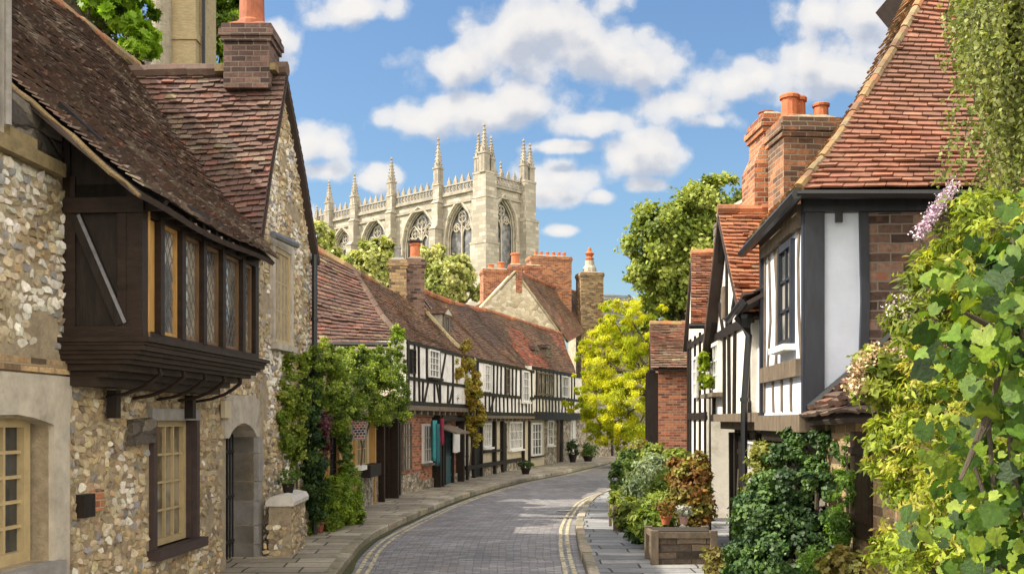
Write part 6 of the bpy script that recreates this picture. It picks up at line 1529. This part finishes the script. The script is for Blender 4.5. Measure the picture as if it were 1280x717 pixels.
# big dark creeper under the jetty
IVD=[(.018,.042,.014),(.032,.075,.020),(.060,.12,.028),(.095,.17,.04)]
climber('evergreen_creeper','large dark glossy evergreen bush filling the space under the black jetty','bush',(2.75,10.2,.1),
   el((1010,560,10.3,36,30,.45),(985,600,10.1,38,50,.5),(960,650,10.0,42,50,.5),(1020,630,9.9,36,60,.5),(990,690,9.7,60,50,.5),(940,700,10.0,32,36,.45),(1040,580,9.8,18,46,.35),(1040,690,9.5,24,60,.4)),56000,.046,IVD,331,mat=M_LEAFD,nclump=520,clump=.17,shell=.8,
   st=[[(2.8,10.1,.05),(2.7,10.1,.8),(2.9,10.0,1.6)],[(3.0,9.9,.05),(3.05,9.9,1.9)]],r=.04)
climber('climber','yellow-green climber at the near corner of the gabled cottage by the drainpipe','climber',(2.7,12.3,.1),
   el((942,600,12.2,14,40,.2),(955,570,12.2,12,24,.2),(930,650,12.3,10,30,.2)),3000,.05,[(.12,.15,.02),(.24,.26,.05),(.34,.34,.09)],332,nclump=70,clump=.4,st=[[(2.75,12.3,.1),(2.8,12.3,1.5)]])
climber('fern','fresh green trailing fern hanging on the shed wall','fern',(3.05,9.1,.1),
   el((1060,560,9.2,8,26,.12),(1055,610,9.1,10,36,.15),(1050,660,9.0,14,30,.2),(1030,705,8.8,30,20,.25),(1065,600,9.0,6,30,.1)),5200,.05,[(.05,.11,.015),(.10,.20,.025),(.18,.31,.05)],333,shape=SH_LONG,nclump=110,clump=.4,mat=M_LEAFY,st=[[(3.07,9.1,.1),(3.08,9.15,1.8)]])
climber('shrub','bronze low shrub at the foot of the shed wall','shrub',(3.0,8.6,.1),
   el((1050,705,8.4,22,18,.25),(1075,712,8.2,16,14,.2),(895,705,11.6,16,18,.25)),2600,.06,[(.10,.08,.02),(.2,.16,.04),(.24,.24,.06)],334,nclump=60,clump=.4)
# foreground right garden: fine-leaved flowering shrub
fs=thing('flowering_shrub','sunlit fine-leaved shrub with yellow-green foliage filling the right foreground','shrub',(3.2,6.2,0))
foliage('foliage',el((1190,560,6.6,70,110,.6),(1150,640,6.8,50,80,.5),(1215,430,6.5,55,90,.5),(1240,640,6.2,70,90,.6),(1150,500,6.9,36,60,.4),(1190,350,6.7,36,60,.4),(1100,560,7.2,20,40,.3),(1240,300,6.5,60,60,.5),(1180,700,6.2,90,40,.6)),26000,.065,
   [(.10,.14,.015),(.20,.27,.025),(.32,.40,.04),(.44,.48,.08),(.5,.46,.12)],M_LEAFY,fs,341,clump=.22,nclump=420,shape=SH_LONG,shell=.5,up=.4,droop=.2,zmin=.05)
stems(fs,[[(3.2,6.3,0),(3.1,6.4,1.),(2.9,6.6,2.2)],[(3.3,6.2,0),(3.2,6.3,1.4),(3.2,6.5,3.2)],[(3.2,6.3,.3),(2.7,6.7,1.3)],[(3.1,6.4,.2),(3.5,6.2,2.4)]],.035)
sp_=[]
gg=np.random.default_rng(5)
def blossoms(parent,name,cs,n,size,pal,seed,rad):
    g=np.random.default_rng(seed); cs=np.array(cs); j=g.integers(0,len(cs),n); p=cs[j]+g.normal(size=(n,3))*rad; leaves(name,p.astype(np.float32),size*g.uniform(.7,1.2,n),colmix(n,pal,g),M_PETAL,parent,None,.6,SH_RH,0,seed)
hy=thing('hydrangea','dried cream and buff hydrangea flower heads at the edge of the shed roof','flower',(3.0,7.6,.2))
foliage('foliage',el((1095,470,7.4,28,34,.25),(1120,510,7.3,26,40,.25),(1110,560,7.3,24,40,.25)),2400,.07,[(.10,.14,.02),(.22,.28,.04),(.34,.38,.08)],M_LEAFY,hy,343,nclump=60,clump=.35)
blossoms(hy,'flower_head',[P(x,y,7.3) for x,y in ((1075,462),(1085,450),(1098,442),(1095,465),(1112,452),(1120,470),(1085,478),(1108,478),(1125,455),(1070,480),(1130,480))],2600,.028,[(.40,.27,.14),(.55,.40,.22),(.68,.55,.36),(.6,.42,.3)],344,.035)
stems(hy,[[(3.1,7.5,0),(3.0,7.5,1.2),P(1095,470,7.4)],[(3.1,7.5,.5),P(1120,480,7.3)]],.015)
bd=thing('buddleia','arching pale mauve flower spike against the big red roof','flower',(3.3,6.9,0))
blossoms(bd,'flower_spike',[P(1150+40*t,292-58*t,6.9) for t in [i/9 for i in range(10)]],1300,.018,[(.45,.28,.42),(.62,.48,.62),(.75,.68,.74),(.4,.2,.3)],345,.022)
blossoms(bd,'flower_spike',[P(x,y,6.8) for x,y in ((1163,400),(1175,382),(1130,372),(1112,385),(1135,395),(1162,420),(1205,395),(1240,425))],420,.016,[(.7,.62,.6),(.6,.45,.5)],346,.03)
foliage('foliage',el((1160,360,6.9,34,40,.3),(1185,310,6.9,30,30,.3),(1140,400,6.9,24,36,.3),(1205,270,6.8,26,26,.3)),1700,.075,[(.10,.15,.02),(.2,.27,.04),(.32,.38,.07)],M_LEAFY,bd,347,nclump=70,clump=.35,shape=SH_LONG)
stems(bd,[[(3.4,6.8,0),(3.2,6.9,1.8),P(1165,330,6.9),P(1190,236,6.9)],[(3.3,6.9,1),P(1140,400,6.9),P(1120,385,6.9)],[P(1160,340,6.9),P(1150,292,6.9)]],.018)
M_VINE=m_leaf('vine_leaf',.35,.5,.3,sc=26)
# large-leaved vine close to us
VN=thing('grape_vine','large-leaved bright green vine close to the camera at the right edge','vine',(2.35,4.3,0))
cs=[(1270,300),(1240,350),(1275,380),(1215,385),(1250,430),(1285,450),(1225,470),(1262,500),(1235,545),(1275,560),(1215,590),(1255,620),(1285,650),(1235,670),(1200,640),(1265,700),(1215,715),(1290,340),(1195,420),(1300,520),(1310,600)]
gg=np.random.default_rng(77); n=950
cc_=np.array([P(x,y,4.3) for x,y in [(a_+14,b_) for a_,b_ in cs]]); j=gg.integers(0,len(cc_),n); pos=(cc_[j]+np.clip(gg.normal(size=(n,3)),-1.8,1.8)*np.array([.10,.22,.12])).astype(np.float32)
nr=np.tile(np.array([-.5,-.9,.35],np.float32),(n,1))
leaves('foliage',pos,(.035+.08*gg.random(n)**1.9),colmix(n,[(.015,.04,.006),(.035,.085,.008),(.075,.15,.010),(.13,.22,.016),(.20,.27,.03)],gg),M_VINE,VN,nr,.15,SH_VINE,.6,78)
stems(VN,[[P(1268,300,4.35),P(1262,420,4.3),P(1235,520,4.35),P(1250,717,4.3)],[P(1235,520,4.3),P(1200,600,4.25)],[P(1262,420,4.3),P(1205,390,4.25)],[(2.4,4.3,0),(2.3,4.3,1.),(2.15,4.3,2.),(2.25,4.3,3.)],[(2.3,4.3,1.),(2.0,4.3,1.9)],[(2.3,4.3,.6),(2.05,4.2,1.2)]],.02)
# weeping tree hanging in from the top right
WT=thing('weeping_tree','weeping tree with trailing curtains of tiny pale leaves at the top right','tree',(5.2,8.4,0))
limbs('trunk',(5.4,8.6,0),[P(1215,-60,8.),P(1290,-60,8.),P(1240,-30,8.2),P(1300,60,8)],.16,WT,9,None,(5.2,8.6,5.2))
gg=np.random.default_rng(79); pts=[];ct=[]; st=[]
for k in range(150):
    x=gg.uniform(1195,1345); top=gg.uniform(-70,-5) ; x0=x
    ln={True:gg.uniform(60,170),False:gg.uniform(150,340)}[x<1235]
    Y=8+gg.normal()*.35; a=P(x,top,Y); 
    s=[a]; cur=a.copy(); nseg=int(ln/9)
    dx=gg.normal()*.008
    for i in range(nseg):
        cur=cur+V(dx+gg.normal()*.012,gg.normal()*.012,-9/F*Y); s.append(cur.copy())
        for q in range(9): pts.append(cur+V(*(gg.normal(size=3)*.035))); ct.append(.3+.5*(k%7)/7)
    st.append(s[::3]+[s[-1]])
n=len(pts); leaves('foliage',np.array(pts,np.float32),.042*gg.uniform(.6,1.3,n),colmix(n,[(.09,.12,.03),(.18,.22,.06),(.28,.32,.10),(.38,.40,.16)],gg,np.array(ct)),M_LEAF,WT,None,.3,SH_RH,.6,80)
stems(WT,st,.005,name='twigs')
